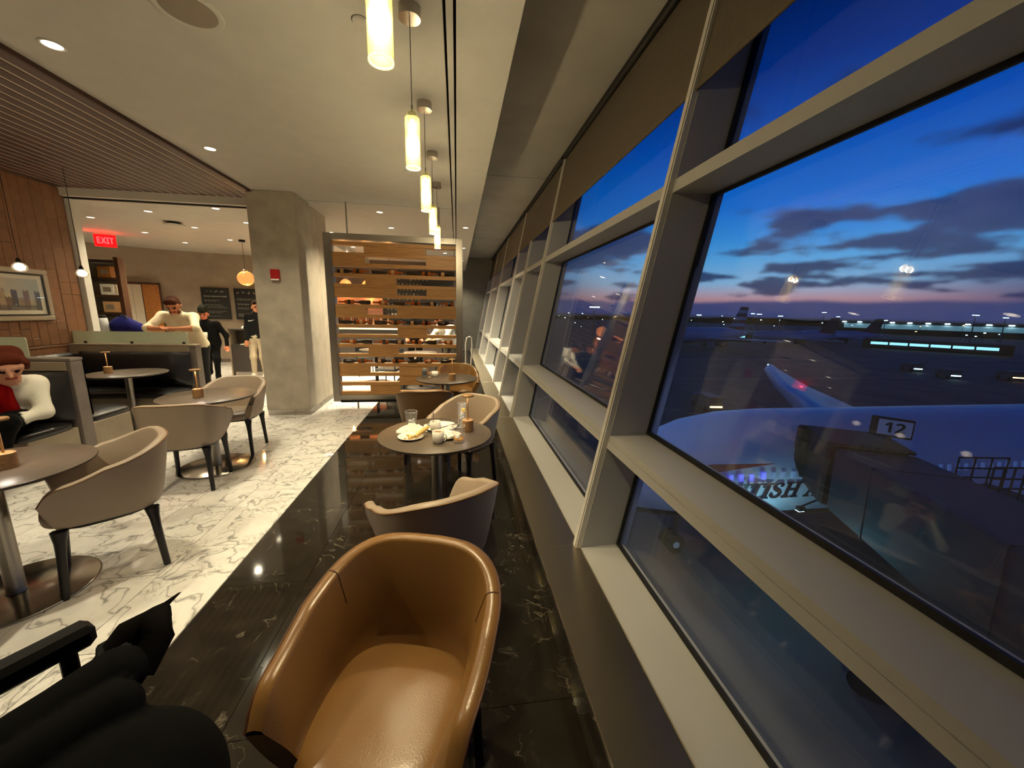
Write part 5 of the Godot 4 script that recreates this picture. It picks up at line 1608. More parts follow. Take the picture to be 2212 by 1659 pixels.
# ------------------------------------------------------------------ people
# joints are given in world metres
func figure(label: String, J: Dictionary, C: Dictionary, look: Vector3, tilt: Vector3, size = 1.0) -> Node3D:
	var base = Vector3(J.pelvis.x, 0.0, J.pelvis.z) if not J.has("base") else J.base
	var t = thing("person", label, "person", base)
	var o = {}
	for k in J:
		if J[k] is Vector3:
			o[k] = J[k] - base
	var side = (o.shr - o.shl).normalized()
	var s = size
	var b = B.new()
	var pr = []
	var w = 0.075 * s
	for q in [-1.0, 1.0]:
		pr.append([o.pelvis + side * w * q, o.chest + side * w * 1.1 * q, 0.112 * s, 0.118 * s, C.top])
		pr.append([o.pelvis + side * w * 0.9 * q, o.pelvis + side * w * q + Vector3(0, -0.06, 0) * s, 0.112 * s, 0.10 * s, C.low])
	pr.append([o.shl, o.shr, 0.068 * s, 0.068 * s, C.top])
	pr.append([o.chest + Vector3(0, 0.06, 0), o.neck, 0.08 * s, 0.056 * s, C.get("collar", C.top)])
	pr.append([o.neck, o.head, 0.05 * s, 0.05 * s, C.skin])
	for k in ["l", "r"]:
		var sl = C.get("sleeve", C.top)
		pr.append([o["sh" + k], o["el" + k], 0.064 * s, 0.052 * s, C.top])
		pr.append([o["el" + k], o["wr" + k], 0.046 * s if sl == C.top else 0.042 * s, 0.038 * s if sl == C.top else 0.029 * s, sl])
		if o.has("hip" + k):
			pr.append([o["hip" + k], o["kn" + k], 0.088 * s, 0.066 * s, C.low])
			pr.append([o["kn" + k], o["an" + k], 0.064 * s, 0.05 * s, C.low])
			pr.append([o["an" + k] + Vector3(0, -0.03, 0), o["toe" + k], 0.044 * s, 0.036 * s, C.shoe])
	blob(pr, 0.02, 0.05, b)
	# head
	var f = look.normalized()
	var u = (tilt - f * tilt.dot(f)).normalized()
	var r = u.cross(f)
	var H = func(x: float, y: float, z: float) -> Vector3: return o.head + (r * x + u * y + f * z) * s
	var sk: Color = C.skin
	var hp = [
		[H.call(0, 0.03, -0.015), H.call(0, 0.03, 0.01), 0.088 * s, 0.086 * s, sk], [H.call(0, -0.03, 0.022), H.call(0, -0.06, 0.03), 0.066 * s, 0.052 * s, sk],
		[H.call(-0.02, -0.088, 0.045), H.call(0.02, -0.088, 0.045), 0.028 * s, 0.028 * s, sk], [H.call(0, 0.0, 0.088), H.call(0, -0.032, 0.104), 0.010 * s, 0.014 * s, sk],
		[H.call(-0.086, -0.005, -0.005), H.call(-0.084, -0.03, 0), 0.016 * s, 0.013 * s, sk], [H.call(0.086, -0.005, -0.005), H.call(0.084, -0.03, 0), 0.016 * s, 0.013 * s, sk],
		[H.call(-0.05, 0.022, 0.078), H.call(-0.018, 0.022, 0.088), 0.011 * s, 0.011 * s, sk.darkened(0.2)], [H.call(0.05, 0.022, 0.078), H.call(0.018, 0.022, 0.088), 0.011 * s, 0.011 * s, sk.darkened(0.2)],
		[H.call(-0.034, 0.002, 0.083), H.call(-0.030, 0.002, 0.083), 0.012 * s, 0.012 * s, Color(0.12, 0.08, 0.06)], [H.call(0.030, 0.002, 0.083), H.call(0.034, 0.002, 0.083), 0.012 * s, 0.012 * s, Color(0.12, 0.08, 0.06)],
		[H.call(-0.022, -0.062, 0.083), H.call(0.022, -0.062, 0.083), 0.009 * s, 0.009 * s, Color(0.60, 0.28, 0.24)],
	]
	if C.has("beard"):
		hp.append([H.call(-0.04, -0.085, 0.035), H.call(0.04, -0.085, 0.035), 0.034 * s, 0.034 * s, C.beard])
	blob(hp, 0.0085, 0.018, b)
	# hands
	for k in ["l", "r"]:
		var wr: Vector3 = o["wr" + k]
		var d: Vector3 = (wr - o["el" + k]).normalized()
		if J.has("hand" + k):
			d = (J["hand" + k] as Vector3).normalized()
		var ac = d.cross(Vector3(0.2, 0.9, 0.3)).normalized()
		if k == "l":
			ac = -ac
		var nn = d.cross(ac).normalized()
		var hh = [[wr, wr + d * 0.075 * s, 0.027 * s, 0.024 * s, sk], [wr + d * 0.06 * s - ac * 0.022 * s, wr + d * 0.07 * s + ac * 0.024 * s, 0.017 * s, 0.017 * s, sk]]
		for q in 4:
			var root = wr + d * 0.085 * s + ac * (-0.03 + 0.02 * q) * s
			var ln = [0.062, 0.074, 0.070, 0.054][q] * s
			var mid = root + d * ln * 0.55 + nn * 0.006
			hh.append([root - d * 0.02, mid, 0.0092 * s, 0.0088 * s, sk])
			hh.append([mid, mid + (d * 0.7 + nn * 0.75).normalized() * ln * 0.5, 0.0086 * s, 0.0075 * s, sk])
		var tb = wr + d * 0.03 * s - ac * 0.028 * s
		hh.append([tb, tb + (d * 0.6 - ac * 0.7).normalized() * 0.04 * s, 0.012 * s, 0.010 * s, sk])
		hh.append([tb + (d * 0.6 - ac * 0.7).normalized() * 0.04 * s, tb + (d * 0.6 - ac * 0.7).normalized() * 0.04 * s + (d + nn * 0.4).normalized() * 0.03 * s, 0.010 * s, 0.008 * s, sk])
		blob(hh, 0.0075, 0.008, b)
	put(b, "body", M.body, t)
	# hair
	var hb = B.new()
	var hc: Color = C.hair
	var hq = [[H.call(0, 0.052, -0.028), H.call(0, 0.05, 0.0), 0.090 * s, 0.084 * s, hc], [H.call(-0.04, 0.085, 0.05), H.call(0.04, 0.085, 0.05), 0.036 * s, 0.036 * s, hc], [H.call(0, 0.0, -0.05), H.call(0, -0.05, -0.055), 0.066 * s, 0.045 * s, hc],
		[H.call(-0.072, 0.03, -0.01), H.call(-0.068, -0.005, -0.02), 0.028 * s, 0.022 * s, hc], [H.call(0.072, 0.03, -0.01), H.call(0.068, -0.005, -0.02), 0.028 * s, 0.022 * s, hc]]
	if C.get("bun", false):
		hq.append([H.call(-0.03, 0.085, -0.06), H.call(0.03, 0.09, -0.05), 0.062 * s, 0.06 * s, hc])
		hq.append([H.call(0.085, 0.04, 0.02), H.call(0.088, -0.02, 0.0), 0.026 * s, 0.02 * s, hc])
		hq.append([H.call(-0.085, 0.03, 0.03), H.call(-0.088, -0.05, 0.01), 0.026 * s, 0.018 * s, hc])
	blob(hq, 0.011, 0.03, hb)
	put(hb, "hair", M.body, t)
	if C.has("cap"):
		var cb = B.new()
		blob([[H.call(0, 0.085, -0.02), H.call(0, 0.09, 0.03), 0.095 * s, 0.088 * s, C.cap], [H.call(-0.04, 0.075, 0.115), H.call(0.04, 0.075, 0.115), 0.022 * s, 0.022 * s, C.cap], [H.call(0, 0.12, -0.02), H.call(0, 0.11, 0.06), 0.085 * s, 0.06 * s, C.cap]], 0.012, 0.03, cb)
		put(cb, "cap", M.body, t)
	return t

func people() -> void:
	# the woman on the bench, phone to her ear
	var skin = Color(0.80, 0.58, 0.47)
	var wm = figure("woman in a white jacket and red top seated holding a phone to her ear", {
		"pelvis": Vector3(-4.0, 0.62, -3.86), "chest": Vector3(-3.86, 0.83, -3.78), "neck": Vector3(-3.75, 0.955, -3.71), "head": Vector3(-3.685, 1.065, -3.67),
		"shl": Vector3(-3.70, 0.885, -3.86), "ell": Vector3(-3.62, 0.64, -3.80), "wrl": Vector3(-3.70, 0.60, -3.58),
		"shr": Vector3(-3.99, 0.885, -3.66), "elr": Vector3(-3.96, 0.70, -3.42), "wrr": Vector3(-3.80, 0.93, -3.54), "handr": Vector3(0.05, 1.0, -0.25), "handl": Vector3(-0.6, -0.2, 0.8),
		"hipl": Vector3(-3.90, 0.585, -3.88), "knl": Vector3(-3.62, 0.62, -3.50), "anl": Vector3(-3.66, 0.16, -3.36), "toel": Vector3(-3.54, 0.05, -3.24),
		"hipr": Vector3(-4.02, 0.585, -3.78), "knr": Vector3(-3.70, 0.60, -3.42), "anr": Vector3(-3.80, 0.12, -3.40), "toer": Vector3(-3.70, 0.04, -3.26)},
		{"skin": skin, "top": Color(0.86, 0.84, 0.77), "low": Color(0.025, 0.025, 0.03), "shoe": Color(0.05, 0.045, 0.04), "hair": Color(0.30, 0.13, 0.06), "collar": skin, "bun": true}, Vector3(0.75, -0.45, 0.70), Vector3(0.05, 1, 0.1), 1.06)
	var red = B.new()
	blob([[Vector3(-3.79, 0.86, -3.665), Vector3(-3.84, 0.64, -3.735), 0.075, 0.085, Color(0.50, 0.03, 0.03)], [Vector3(-3.84, 0.87, -3.63), Vector3(-3.87, 0.66, -3.69), 0.05, 0.06, Color(0.50, 0.03, 0.03)]], 0.014, 0.03, red)
	put(red, "red_top", M.body, wm, Transform3D(Basis(), -wm.position))
	var ph = thing("mobile_phone", "dark mobile phone held to the woman's ear", "phone", Vector3(-3.785, 1.05, -3.58), 0.6)
	put(B.new().box(Vector3.ZERO, Vector3(0.012, 0.14, 0.07), 0.004, Transform3D(Basis(Vector3(1, 0, 0), 0.3), Vector3.ZERO)), "case", M.plastic, ph)
	# the man leaning on the glass
	var sk2 = Color(0.72, 0.49, 0.37)
	figure("bearded man in a cream tee shirt leaning his forearms on the frosted glass", {
		"pelvis": Vector3(-4.18, 0.98, -6.78), "chest": Vector3(-4.19, 1.34, -6.56), "neck": Vector3(-4.18, 1.48, -6.46), "head": Vector3(-4.165, 1.585, -6.39),
		"shl": Vector3(-3.98, 1.415, -6.50), "ell": Vector3(-3.80, 1.26, -6.22), "wrl": Vector3(-4.02, 1.255, -6.10),
		"shr": Vector3(-4.40, 1.425, -6.50), "elr": Vector3(-4.42, 1.255, -6.20), "wrr": Vector3(-4.17, 1.26, -6.12), "handr": Vector3(1, -0.03, 0.15), "handl": Vector3(-1, 0.03, 0.1),
		"hipl": Vector3(-4.08, 0.92, -6.80), "knl": Vector3(-4.07, 0.49, -6.74), "anl": Vector3(-4.06, 0.09, -6.82), "toel": Vector3(-4.04, 0.04, -6.66),
		"hipr": Vector3(-4.28, 0.92, -6.80), "knr": Vector3(-4.29, 0.49, -6.74), "anr": Vector3(-4.30, 0.09, -6.82), "toer": Vector3(-4.32, 0.04, -6.66)},
		{"skin": sk2, "top": Color(0.84, 0.78, 0.66), "sleeve": sk2, "low": Color(0.12, 0.12, 0.13), "shoe": Color(0.3, 0.3, 0.3), "hair": Color(0.24, 0.13, 0.07), "beard": Color(0.36, 0.21, 0.14)}, Vector3(0.25, -0.55, 0.85), Vector3(0, 1, 0.3))
	# the man in black
	var sk3 = Color(0.74, 0.45, 0.34)
	figure("man in black with a flat cap walking with a paper cup in hand", {
		"pelvis": Vector3(-5.30, 0.82, -9.12), "chest": Vector3(-5.34, 1.14, -9.10), "neck": Vector3(-5.34, 1.29, -9.07), "head": Vector3(-5.335, 1.415, -9.04),
		"shl": Vector3(-5.15, 1.20, -9.12), "ell": Vector3(-5.02, 0.96, -9.18), "wrl": Vector3(-4.98, 0.74, -9.10),
		"shr": Vector3(-5.52, 1.20, -9.06), "elr": Vector3(-5.58, 0.96, -8.98), "wrr": Vector3(-5.36, 0.965, -8.88), "handr": Vector3(1, 0.05, 0.3),
		"hipl": Vector3(-5.22, 0.80, -9.13), "knl": Vector3(-5.16, 0.45, -9.00), "anl": Vector3(-5.20, 0.09, -9.05), "toel": Vector3(-5.14, 0.035, -8.90),
		"hipr": Vector3(-5.38, 0.80, -9.13), "knr": Vector3(-5.38, 0.45, -9.10), "anr": Vector3(-5.52, 0.13, -9.34), "toer": Vector3(-5.50, 0.045, -9.20)},
		{"skin": sk3, "top": Color(0.02, 0.02, 0.02), "low": Color(0.025, 0.028, 0.028), "shoe": Color(0.02, 0.025, 0.035), "hair": Color(0.06, 0.05, 0.04), "cap": Color(0.05, 0.05, 0.045)}, Vector3(0.3, -0.2, 1.0), Vector3(0, 1, 0.05), 0.96)
	var cp = thing("paper_cup", "cream paper cup held by the man in the flat cap", "cup", Vector3(-5.225, 0.92, -8.83))
	put(B.new().lathe([Vector2(0, 0), Vector2(0.03, 0), Vector2(0.04, 0.11), Vector2(0, 0.11)], 18), "wall", M.paper, cp)
	put(B.new().lathe([Vector2(0, 0.122), Vector2(0.036, 0.122), Vector2(0.043, 0.11), Vector2(0.041, 0.108)], 18), "lid", M.china, cp)
	# the man half hidden by the column
	var m3 = figure("man in a black jacket and pale trousers half hidden by the column", {
		"pelvis": Vector3(-4.44, 0.93, -9.24), "chest": Vector3(-4.40, 1.27, -9.24), "neck": Vector3(-4.38, 1.46, -9.22), "head": Vector3(-4.36, 1.58, -9.20),
		"shl": Vector3(-4.18, 1.38, -9.22), "ell": Vector3(-4.12, 1.10, -9.18), "wrl": Vector3(-4.14, 0.86, -9.10),
		"shr": Vector3(-4.55, 1.375, -9.20), "elr": Vector3(-4.60, 1.12, -9.20), "wrr": Vector3(-4.58, 0.87, -9.10),
		"hipl": Vector3(-4.34, 0.88, -9.24), "knl": Vector3(-4.33, 0.48, -9.20), "anl": Vector3(-4.32, 0.09, -9.24), "toel": Vector3(-4.30, 0.04, -9.08),
		"hipr": Vector3(-4.52, 0.88, -9.24), "knr": Vector3(-4.52, 0.48, -9.20), "anr": Vector3(-4.55, 0.09, -9.24), "toer": Vector3(-4.56, 0.04, -9.08)},
		{"skin": sk2, "top": Color(0.06, 0.055, 0.05), "low": Color(0.72, 0.66, 0.56), "shoe": Color(0.75, 0.73, 0.68), "hair": Color(0.12, 0.08, 0.05)}, Vector3(0.6, 0, 0.8), Vector3(0, 1, 0))
	var sw = PackedVector2Array([Vector2(-0.06, 0.012), Vector2(-0.052, -0.012), Vector2(-0.03, -0.018), Vector2(0.02, -0.002), Vector2(0.075, 0.022), Vector2(0.01, 0.006), Vector2(-0.025, -0.004), Vector2(-0.045, 0.0)])
	put(B.new().prism(sw, 0, 0.004), "jacket_emblem", M.white_print, m3, Transform3D(Basis(Vector3.UP, -0.1), Vector3(-4.44, 1.29, -9.085) - m3.position))
	# two people in the far room
	figure("person in a white shirt bending over a table beyond the rack", {
		"pelvis": Vector3(-0.16, 0.86, -9.15), "chest": Vector3(-0.26, 1.16, -9.02), "neck": Vector3(-0.34, 1.29, -8.93), "head": Vector3(-0.40, 1.38, -8.87),
		"shl": Vector3(-0.12, 1.22, -8.95), "ell": Vector3(-0.24, 1.0, -8.78), "wrl": Vector3(-0.44, 0.95, -8.70),
		"shr": Vector3(-0.42, 1.20, -9.10), "elr": Vector3(-0.56, 1.0, -8.95), "wrr": Vector3(-0.62, 0.95, -8.75),
		"hipl": Vector3(-0.06, 0.82, -9.12), "knl": Vector3(-0.06, 0.45, -9.08), "anl": Vector3(-0.04, 0.09, -9.14), "toel": Vector3(-0.10, 0.04, -9.0),
		"hipr": Vector3(-0.24, 0.82, -9.20), "knr": Vector3(-0.24, 0.45, -9.16), "anr": Vector3(-0.22, 0.09, -9.22), "toer": Vector3(-0.28, 0.04, -9.08)},
		{"skin": sk2, "top": Color(0.90, 0.88, 0.82), "low": Color(0.30, 0.28, 0.25), "shoe": Color(0.06, 0.05, 0.05), "hair": Color(0.10, 0.07, 0.05)}, Vector3(-0.5, -0.6, 0.6), Vector3(0, 1, 0))
	figure("person dressed in black standing beyond the rack by the bistro tables", {
		"pelvis": Vector3(-1.0, 0.90, -9.5), "chest": Vector3(-1.0, 1.24, -9.48), "neck": Vector3(-0.99, 1.40, -9.46), "head": Vector3(-0.98, 1.52, -9.44),
		"shl": Vector3(-0.80, 1.33, -9.46), "ell": Vector3(-0.74, 1.06, -9.44), "wrl": Vector3(-0.80, 0.92, -9.26),
		"shr": Vector3(-1.20, 1.33, -9.46), "elr": Vector3(-1.26, 1.06, -9.42), "wrr": Vector3(-1.18, 0.94, -9.24),
		"hipl": Vector3(-0.91, 0.86, -9.5), "knl": Vector3(-0.90, 0.47, -9.46), "anl": Vector3(-0.90, 0.09, -9.52), "toel": Vector3(-0.88, 0.04, -9.37),
		"hipr": Vector3(-1.09, 0.86, -9.5), "knr": Vector3(-1.10, 0.47, -9.46), "anr": Vector3(-1.10, 0.09, -9.52), "toer": Vector3(-1.12, 0.04, -9.37)},
		{"skin": sk3, "top": Color(0.03, 0.03, 0.035), "low": Color(0.03, 0.03, 0.04), "shoe": Color(0.02, 0.02, 0.02), "hair": Color(0.05, 0.04, 0.03)}, Vector3(0.2, -0.3, 0.9), Vector3(0, 1, 0))

# ------------------------------------------------------------------ luggage beside the viewer
func luggage() -> void:
	var bk = thing("backpack", "black fabric backpack with folded straps lying beside the viewer", "backpack", Vector3(-0.45, 0.45, -0.48))
	var c = Color(0.10, 0.094, 0.086)
	var nv = Color(0.06, 0.06, 0.11)
	var b = B.new()
	var O = bk.position
	var pr = [
		[Vector3(-0.710, 0.780, -0.280), Vector3(-0.505, 0.840, -0.500), 0.16, 0.14, c], [Vector3(-0.645, 0.680, -0.200), Vector3(-0.405, 0.700, -0.440), 0.17, 0.15, c],
		[Vector3(-0.645, 0.580, -0.220), Vector3(-0.405, 0.580, -0.420), 0.17, 0.15, c],
		[Vector3(-0.845, 0.900, -0.310), Vector3(-0.590, 0.965, -0.640), 0.05, 0.045, c], [Vector3(-0.800, 0.940, -0.280), Vector3(-0.545, 0.965, -0.575), 0.045, 0.04, c],
		[Vector3(-0.760, 0.935, -0.230), Vector3(-0.485, 0.940, -0.520), 0.042, 0.04, c], [Vector3(-0.745, 0.910, -0.180), Vector3(-0.455, 0.895, -0.460), 0.045, 0.05, c],
		[Vector3(-0.445, 0.840, -0.460), Vector3(-0.365, 0.700, -0.420), 0.06, 0.08, nv], [Vector3(-0.605, 0.840, -0.220), Vector3(-0.405, 0.820, -0.400), 0.07, 0.07, nv]]
	for p in pr:
		p[0] -= O
		p[1] -= O
	blob(pr, 0.0115, 0.010, b)
	put(b, "body", M.pack_body, bk)
	put(B.new().tube([Vector3(-0.630, 0.945, -0.660) - O, Vector3(-0.605, 0.985, -0.705) - O, Vector3(-0.575, 1.000, -0.715) - O, Vector3(-0.560, 0.985, -0.695) - O, Vector3(-0.565, 0.945, -0.655) - O], [0.03, 0.036, 0.034, 0.026, 0.02], 10), "top_loop", M.pack, bk)
	put(B.new().box(Vector3.ZERO, Vector3(0.05, 0.012, 0.05), 0.005, Transform3D(Basis(Vector3(0.3, 0.5, 0.2).normalized(), 0.7), Vector3(-0.615, 0.990, -0.675) - O)), "buckle", M.plastic, bk)
	put(B.new().sheet([[Vector3(-0.605, 1.000, -0.700) - O, Vector3(-0.575, 1.000, -0.725) - O], [Vector3(-0.585, 1.017, -0.735) - O, Vector3(-0.565, 1.017, -0.745) - O], [Vector3(-0.565, 1.023, -0.765) - O, Vector3(-0.560, 1.023, -0.768) - O]], 1.0), "strap_end", M.pack, bk)
	var sc = thing("rolling_suitcase", "black rolling suitcase with its handle raised, under the backpack", "suitcase", Vector3(-0.765, 0.0, -0.565), 0.0)
	var dirv = Vector3(0.085, 0, -0.13).normalized()
	var B0 = Basis(dirv, Vector3.UP, dirv.cross(Vector3.UP))
	var xx = Transform3D(B0, Vector3.ZERO)
	put(B.new().box(Vector3(-0.02, 0.21, 0.0), Vector3(0.36, 0.34, 0.20), 0.04, xx), "shell", M.plastic, sc)
	put(B.new().box(Vector3(-0.02, 1.005, 0.0), Vector3(0.38, 0.042, 0.048), 0.010, xx), "handle_grip", M.plastic, sc)
	for q in [-0.18, 0.135]:
		put(B.new().box(Vector3(q, 0.685, 0.0), Vector3(0.022, 0.61, 0.016), 0.004, xx), "handle_tube", M.plastic, sc)
	for q in [-0.17, 0.13]:
		for w in [-0.08, 0.08]:
			put(B.new().tube([Vector3(q, 0.025, w - 0.012), Vector3(q, 0.025, w + 0.012)], 0.025, 14, true, xx), "wheel", M.tyre, sc)

# ------------------------------------------------------------------ the airfield
const GROUND = -12.0

func mast(p: Vector3, h: float, label: String, arm: float, lit: float) -> void:
	var t = thing("light_mast", label, "light mast", p, 0, "floodlight masts on the airfield")
	put(B.new().tube([Vector3(0, 0, 0), Vector3(0, h, 0)], [0.35, 0.18], 8), "pole", M.vehicle, t)
	put(B.new().box(Vector3(0, h, 0), Vector3(arm, 0.25, arm * 0.5), 0.05), "head_frame", M.vehicle, t)
	for k in 3:
		put(B.new().box(Vector3((k - 1) * arm * 0.36, h - 0.3, 0), Vector3(arm * 0.22, 0.3, arm * 0.4), 0.05), "flood_lamp", M.mast_lamp, t)
	if lit > 0.0:
		omni(p + Vector3(0, h - 1.0, 0), Color(0.75, 0.93, 1.0), lit, 0.6)

func polar(az: float, d: float, y: float) -> Vector3:
	return Vector3(d * sin(deg_to_rad(az)), y, -d * cos(deg_to_rad(az)))

func airfield() -> void:
	struct(B.new().span(Vector3(-900, GROUND - 1.0, -1500), Vector3(1600, GROUND, 300)), "ground", M.asphalt, "dark airport apron")
	# taxiway paint
	for q in [[Vector2(20, -60), Vector2(48, -34), 0.4], [Vector2(18, -62), Vector2(-6, -40), 0.4], [Vector2(40, -75), Vector2(120, -75), 0.5], [Vector2(30, -110), Vector2(220, -110), 0.8]]:
		var a: Vector2 = q[0]
		var c: Vector2 = q[1]
		var o = (c - a).normalized().orthogonal() * q[2] * 0.5
		var m = struct(B.new().prism(PackedVector2Array([a - o, c - o, c + o, a + o]), 0.0, 0.012, Transform3D(Basis(Vector3(1, 0, 0), Vector3(0, 0, 1), Vector3(0, 1, 0)), Vector3(0, GROUND + 0.002, 0))), numbered("road_marking"), M.paint)
	# grass and low land at the horizon
	var land = B.new()
	var f = noise(91, 0.01, FastNoiseLite.TYPE_SIMPLEX_SMOOTH, 4)
	var P = []
	for i in 121:
		var az = -20.0 + i
		var h = 9.0 + 7.0 * f.get_noise_1d(i * 6.0) + 3.0 * f.get_noise_1d(i * 31.0)
		P.append([polar(az, 900.0, GROUND - 1.0), polar(az, 905.0, GROUND + h), polar(az, 960.0, GROUND + h), polar(az, 980.0, GROUND - 1.0)])
	land.sheet(P, 1.0)
	struct(land, "hill", M.grass, "dark low land along the horizon")
	airliner()
	jet_bridge()
	# unseen floodlights added on the terminal roof edge to brighten the airliner hull
	for q in [[-10.0, "above the far end of the windows", 22.0], [-26.0, "beyond the end wall", 30.0], [9.0, "behind the viewer", 16.0]]:
		var fl = thing("added_roof_floodlight", "added unseen cold floodlight on the terminal roof edge " + q[1], "floodlight", Vector3(2.0, 4.9, q[0]), 0, "added floodlights on the terminal roof")
		put(B.new().box(Vector3(0, 0.2, 0), Vector3(0.5, 0.4, 0.6), 0.05), "case", M.vehicle, fl)
		put(B.new().box(Vector3(0.28, 0.15, 0), Vector3(0.05, 0.3, 0.5), 0.01), "lamp_face", M.cold_light, fl)
		put(B.new().box(Vector3(-0.1, -0.45, 0), Vector3(0.12, 0.9, 0.12), 0.02), "arm", M.vehicle, fl)
		omni(fl.position + Vector3(0.4, 0.1, 0), Color(0.52, 0.66, 1.0), q[2] * 1.5, 0.1)
	# masts
	var ml = [[34.2, 300, 14.5, "beside the far tail fin"], [40.3, 420, 17.0, "first of the pair before the parked jets"], [41.0, 330, 16.0, "second of the pair before the parked jets"], [43.2, 330, 15.0, "tall one past the parked jets"], [47.3, 420, 19.0, "with a wide bright head"], [48.6, 500, 16.0, "dim one beyond the taxiway"], [58.6, 330, 17.5, "bright one above the lit hangar"], [60.4, 420, 17.0, "dim one above the lit hangar end"], [31.5, 520, 17.0, "beside the window frame"], [52.5, 420, 13.5, "short one before the lit hangar"], [20.3, 130, 16.0, "tall one beyond the rack side windows"]]
	for q in ml:
		mast(polar(q[0], q[1], GROUND), q[2], "floodlight mast on the dark airfield, " + q[3], 3.2, 0.0)
	# many small lamps along the roads and aprons
	var lm = B.new().box(Vector3(0, 0, 0), Vector3(1.6, 0.7, 1.2), 0.2).mesh()
	for i in 46:
		var az = rng.randf_range(14.0, 64.0)
		var d = rng.randf_range(300.0, 780.0)
		if az > 46.0:
			d = minf(d, 430.0)
		var y = GROUND + rng.randf_range(3.0, 14.0)
		var t = thing("apron_lamp", "small white lamp post shining on the distant airfield", "lamp post", polar(az, d, GROUND), 0, "small lamp posts across the distant airfield")
		put(lm, "lamp_head", M.far_lamp if i % 5 else M.far_lamp_warm, t, Transform3D(Basis().scaled(Vector3.ONE * rng.randf_range(0.4, 0.9) * d / 520.0), Vector3(0, y - GROUND, 0)))
		put(B.new().tube([Vector3(0, 0, 0), Vector3(0, y - GROUND, 0)], 0.12, 5), "post", M.terminal, t)
	# lit hangar
	var hg = thing("lit_hangar", "long low hangar with a row of cold lights along its eaves", "hangar", polar(57.0, 520, GROUND), deg_to_rad(-57))
	put(B.new().box(Vector3(0, 6, -8), Vector3(150, 12, 30), 0.4), "hall", M.terminal, hg)
	for i in 13:
		put(B.new().box(Vector3(-70 + 11.6 * i, 11.2, 8.2), Vector3(3.2, 1.0, 1.2), 0.2), "eave_lamp", M.far_lamp, hg)
	put(B.new().box(Vector3(0, 7.5, 7.2), Vector3(140, 4.4, 0.3), 0.1), "lit_front_window", M.cold_dim, hg)
	var tm = thing("lit_terminal", "low building with a band of cold lit windows in front of the hangar", "building", polar(56.2, 260, GROUND), deg_to_rad(-56))
	put(B.new().box(Vector3(0, 2.2, 0), Vector3(46, 4.4, 12), 0.3), "block", M.terminal, tm)
	for i in 6:
		put(B.new().box(Vector3(-17 + 6.6 * i, 2.6, 6.1), Vector3(6.0, 1.2, 0.2), 0.05), "lit_window", M.cold_soft, tm)
	for q in [[31.5, 230, "by the window frame", 26], [33.2, 240, "left of the striped tail", 20], [38.0, 250, "behind the striped tail", 22]]:
		var s = thing("lit_shed", "low apron shed with a cold lit front " + str(q[2]).replace("left of", "beside"), "building", polar(q[0], q[1], GROUND), deg_to_rad(-q[0]))
		put(B.new().box(Vector3(0, 2.0, 0), Vector3(q[3], 4.0, 8), 0.2), "block", M.terminal, s)
		put(B.new().box(Vector3(0, 2.8, 4.1), Vector3(q[3] * 0.7, 0.9, 0.2), 0.05), "lit_window", M.cold_soft, s)
	# parked aircraft in the distance
	far_jet("parked airliner with a red and white striped tail fin", Vector3(112.6, GROUND, -157.0), deg_to_rad(110), true)
	far_jet("grey parked airliner past the striped tail", polar(45.0, 250, GROUND), deg_to_rad(80), false)
	far_jet("dark blue tailed parked airliner on the taxiway", polar(49.0, 300, GROUND), deg_to_rad(70), false)
	# ground vehicles
	for q in [[55.2, 150, "under the lit building"], [57.8, 140, "with its headlamps on"], [36.4, 62, "out on the open apron"], [61.5, 150, "with an amber beacon"]]:
		var v = thing("apron_truck", "small apron truck " + q[2], "truck", polar(q[0], q[1], GROUND), deg_to_rad(-q[0] + 30), "apron trucks")
		put(B.new().box(Vector3(0, 1.3, 0.6), Vector3(2.2, 2.0, 3.6), 0.12), "box_body", M.vehicle, v)
		put(B.new().box(Vector3(0, 1.1, -2.2), Vector3(2.1, 1.6, 1.5), 0.15), "cab", M.vehicle, v)
		for sx in [-1, 1]:
			for z in [-1.9, 1.6]:
				put(B.new().tube([Vector3(sx * 0.95, 0.42, z), Vector3(sx * 1.12, 0.42, z)], 0.42, 14), "wheel", M.tyre, v)
		put(B.new().box(Vector3(0, 0.9, 2.43), Vector3(1.8, 0.22, 0.05), 0.01), "head_lamp", M.far_lamp if str(q[2]).contains("head") or str(q[2]).contains("lit") else M.far_lamp_warm, v)

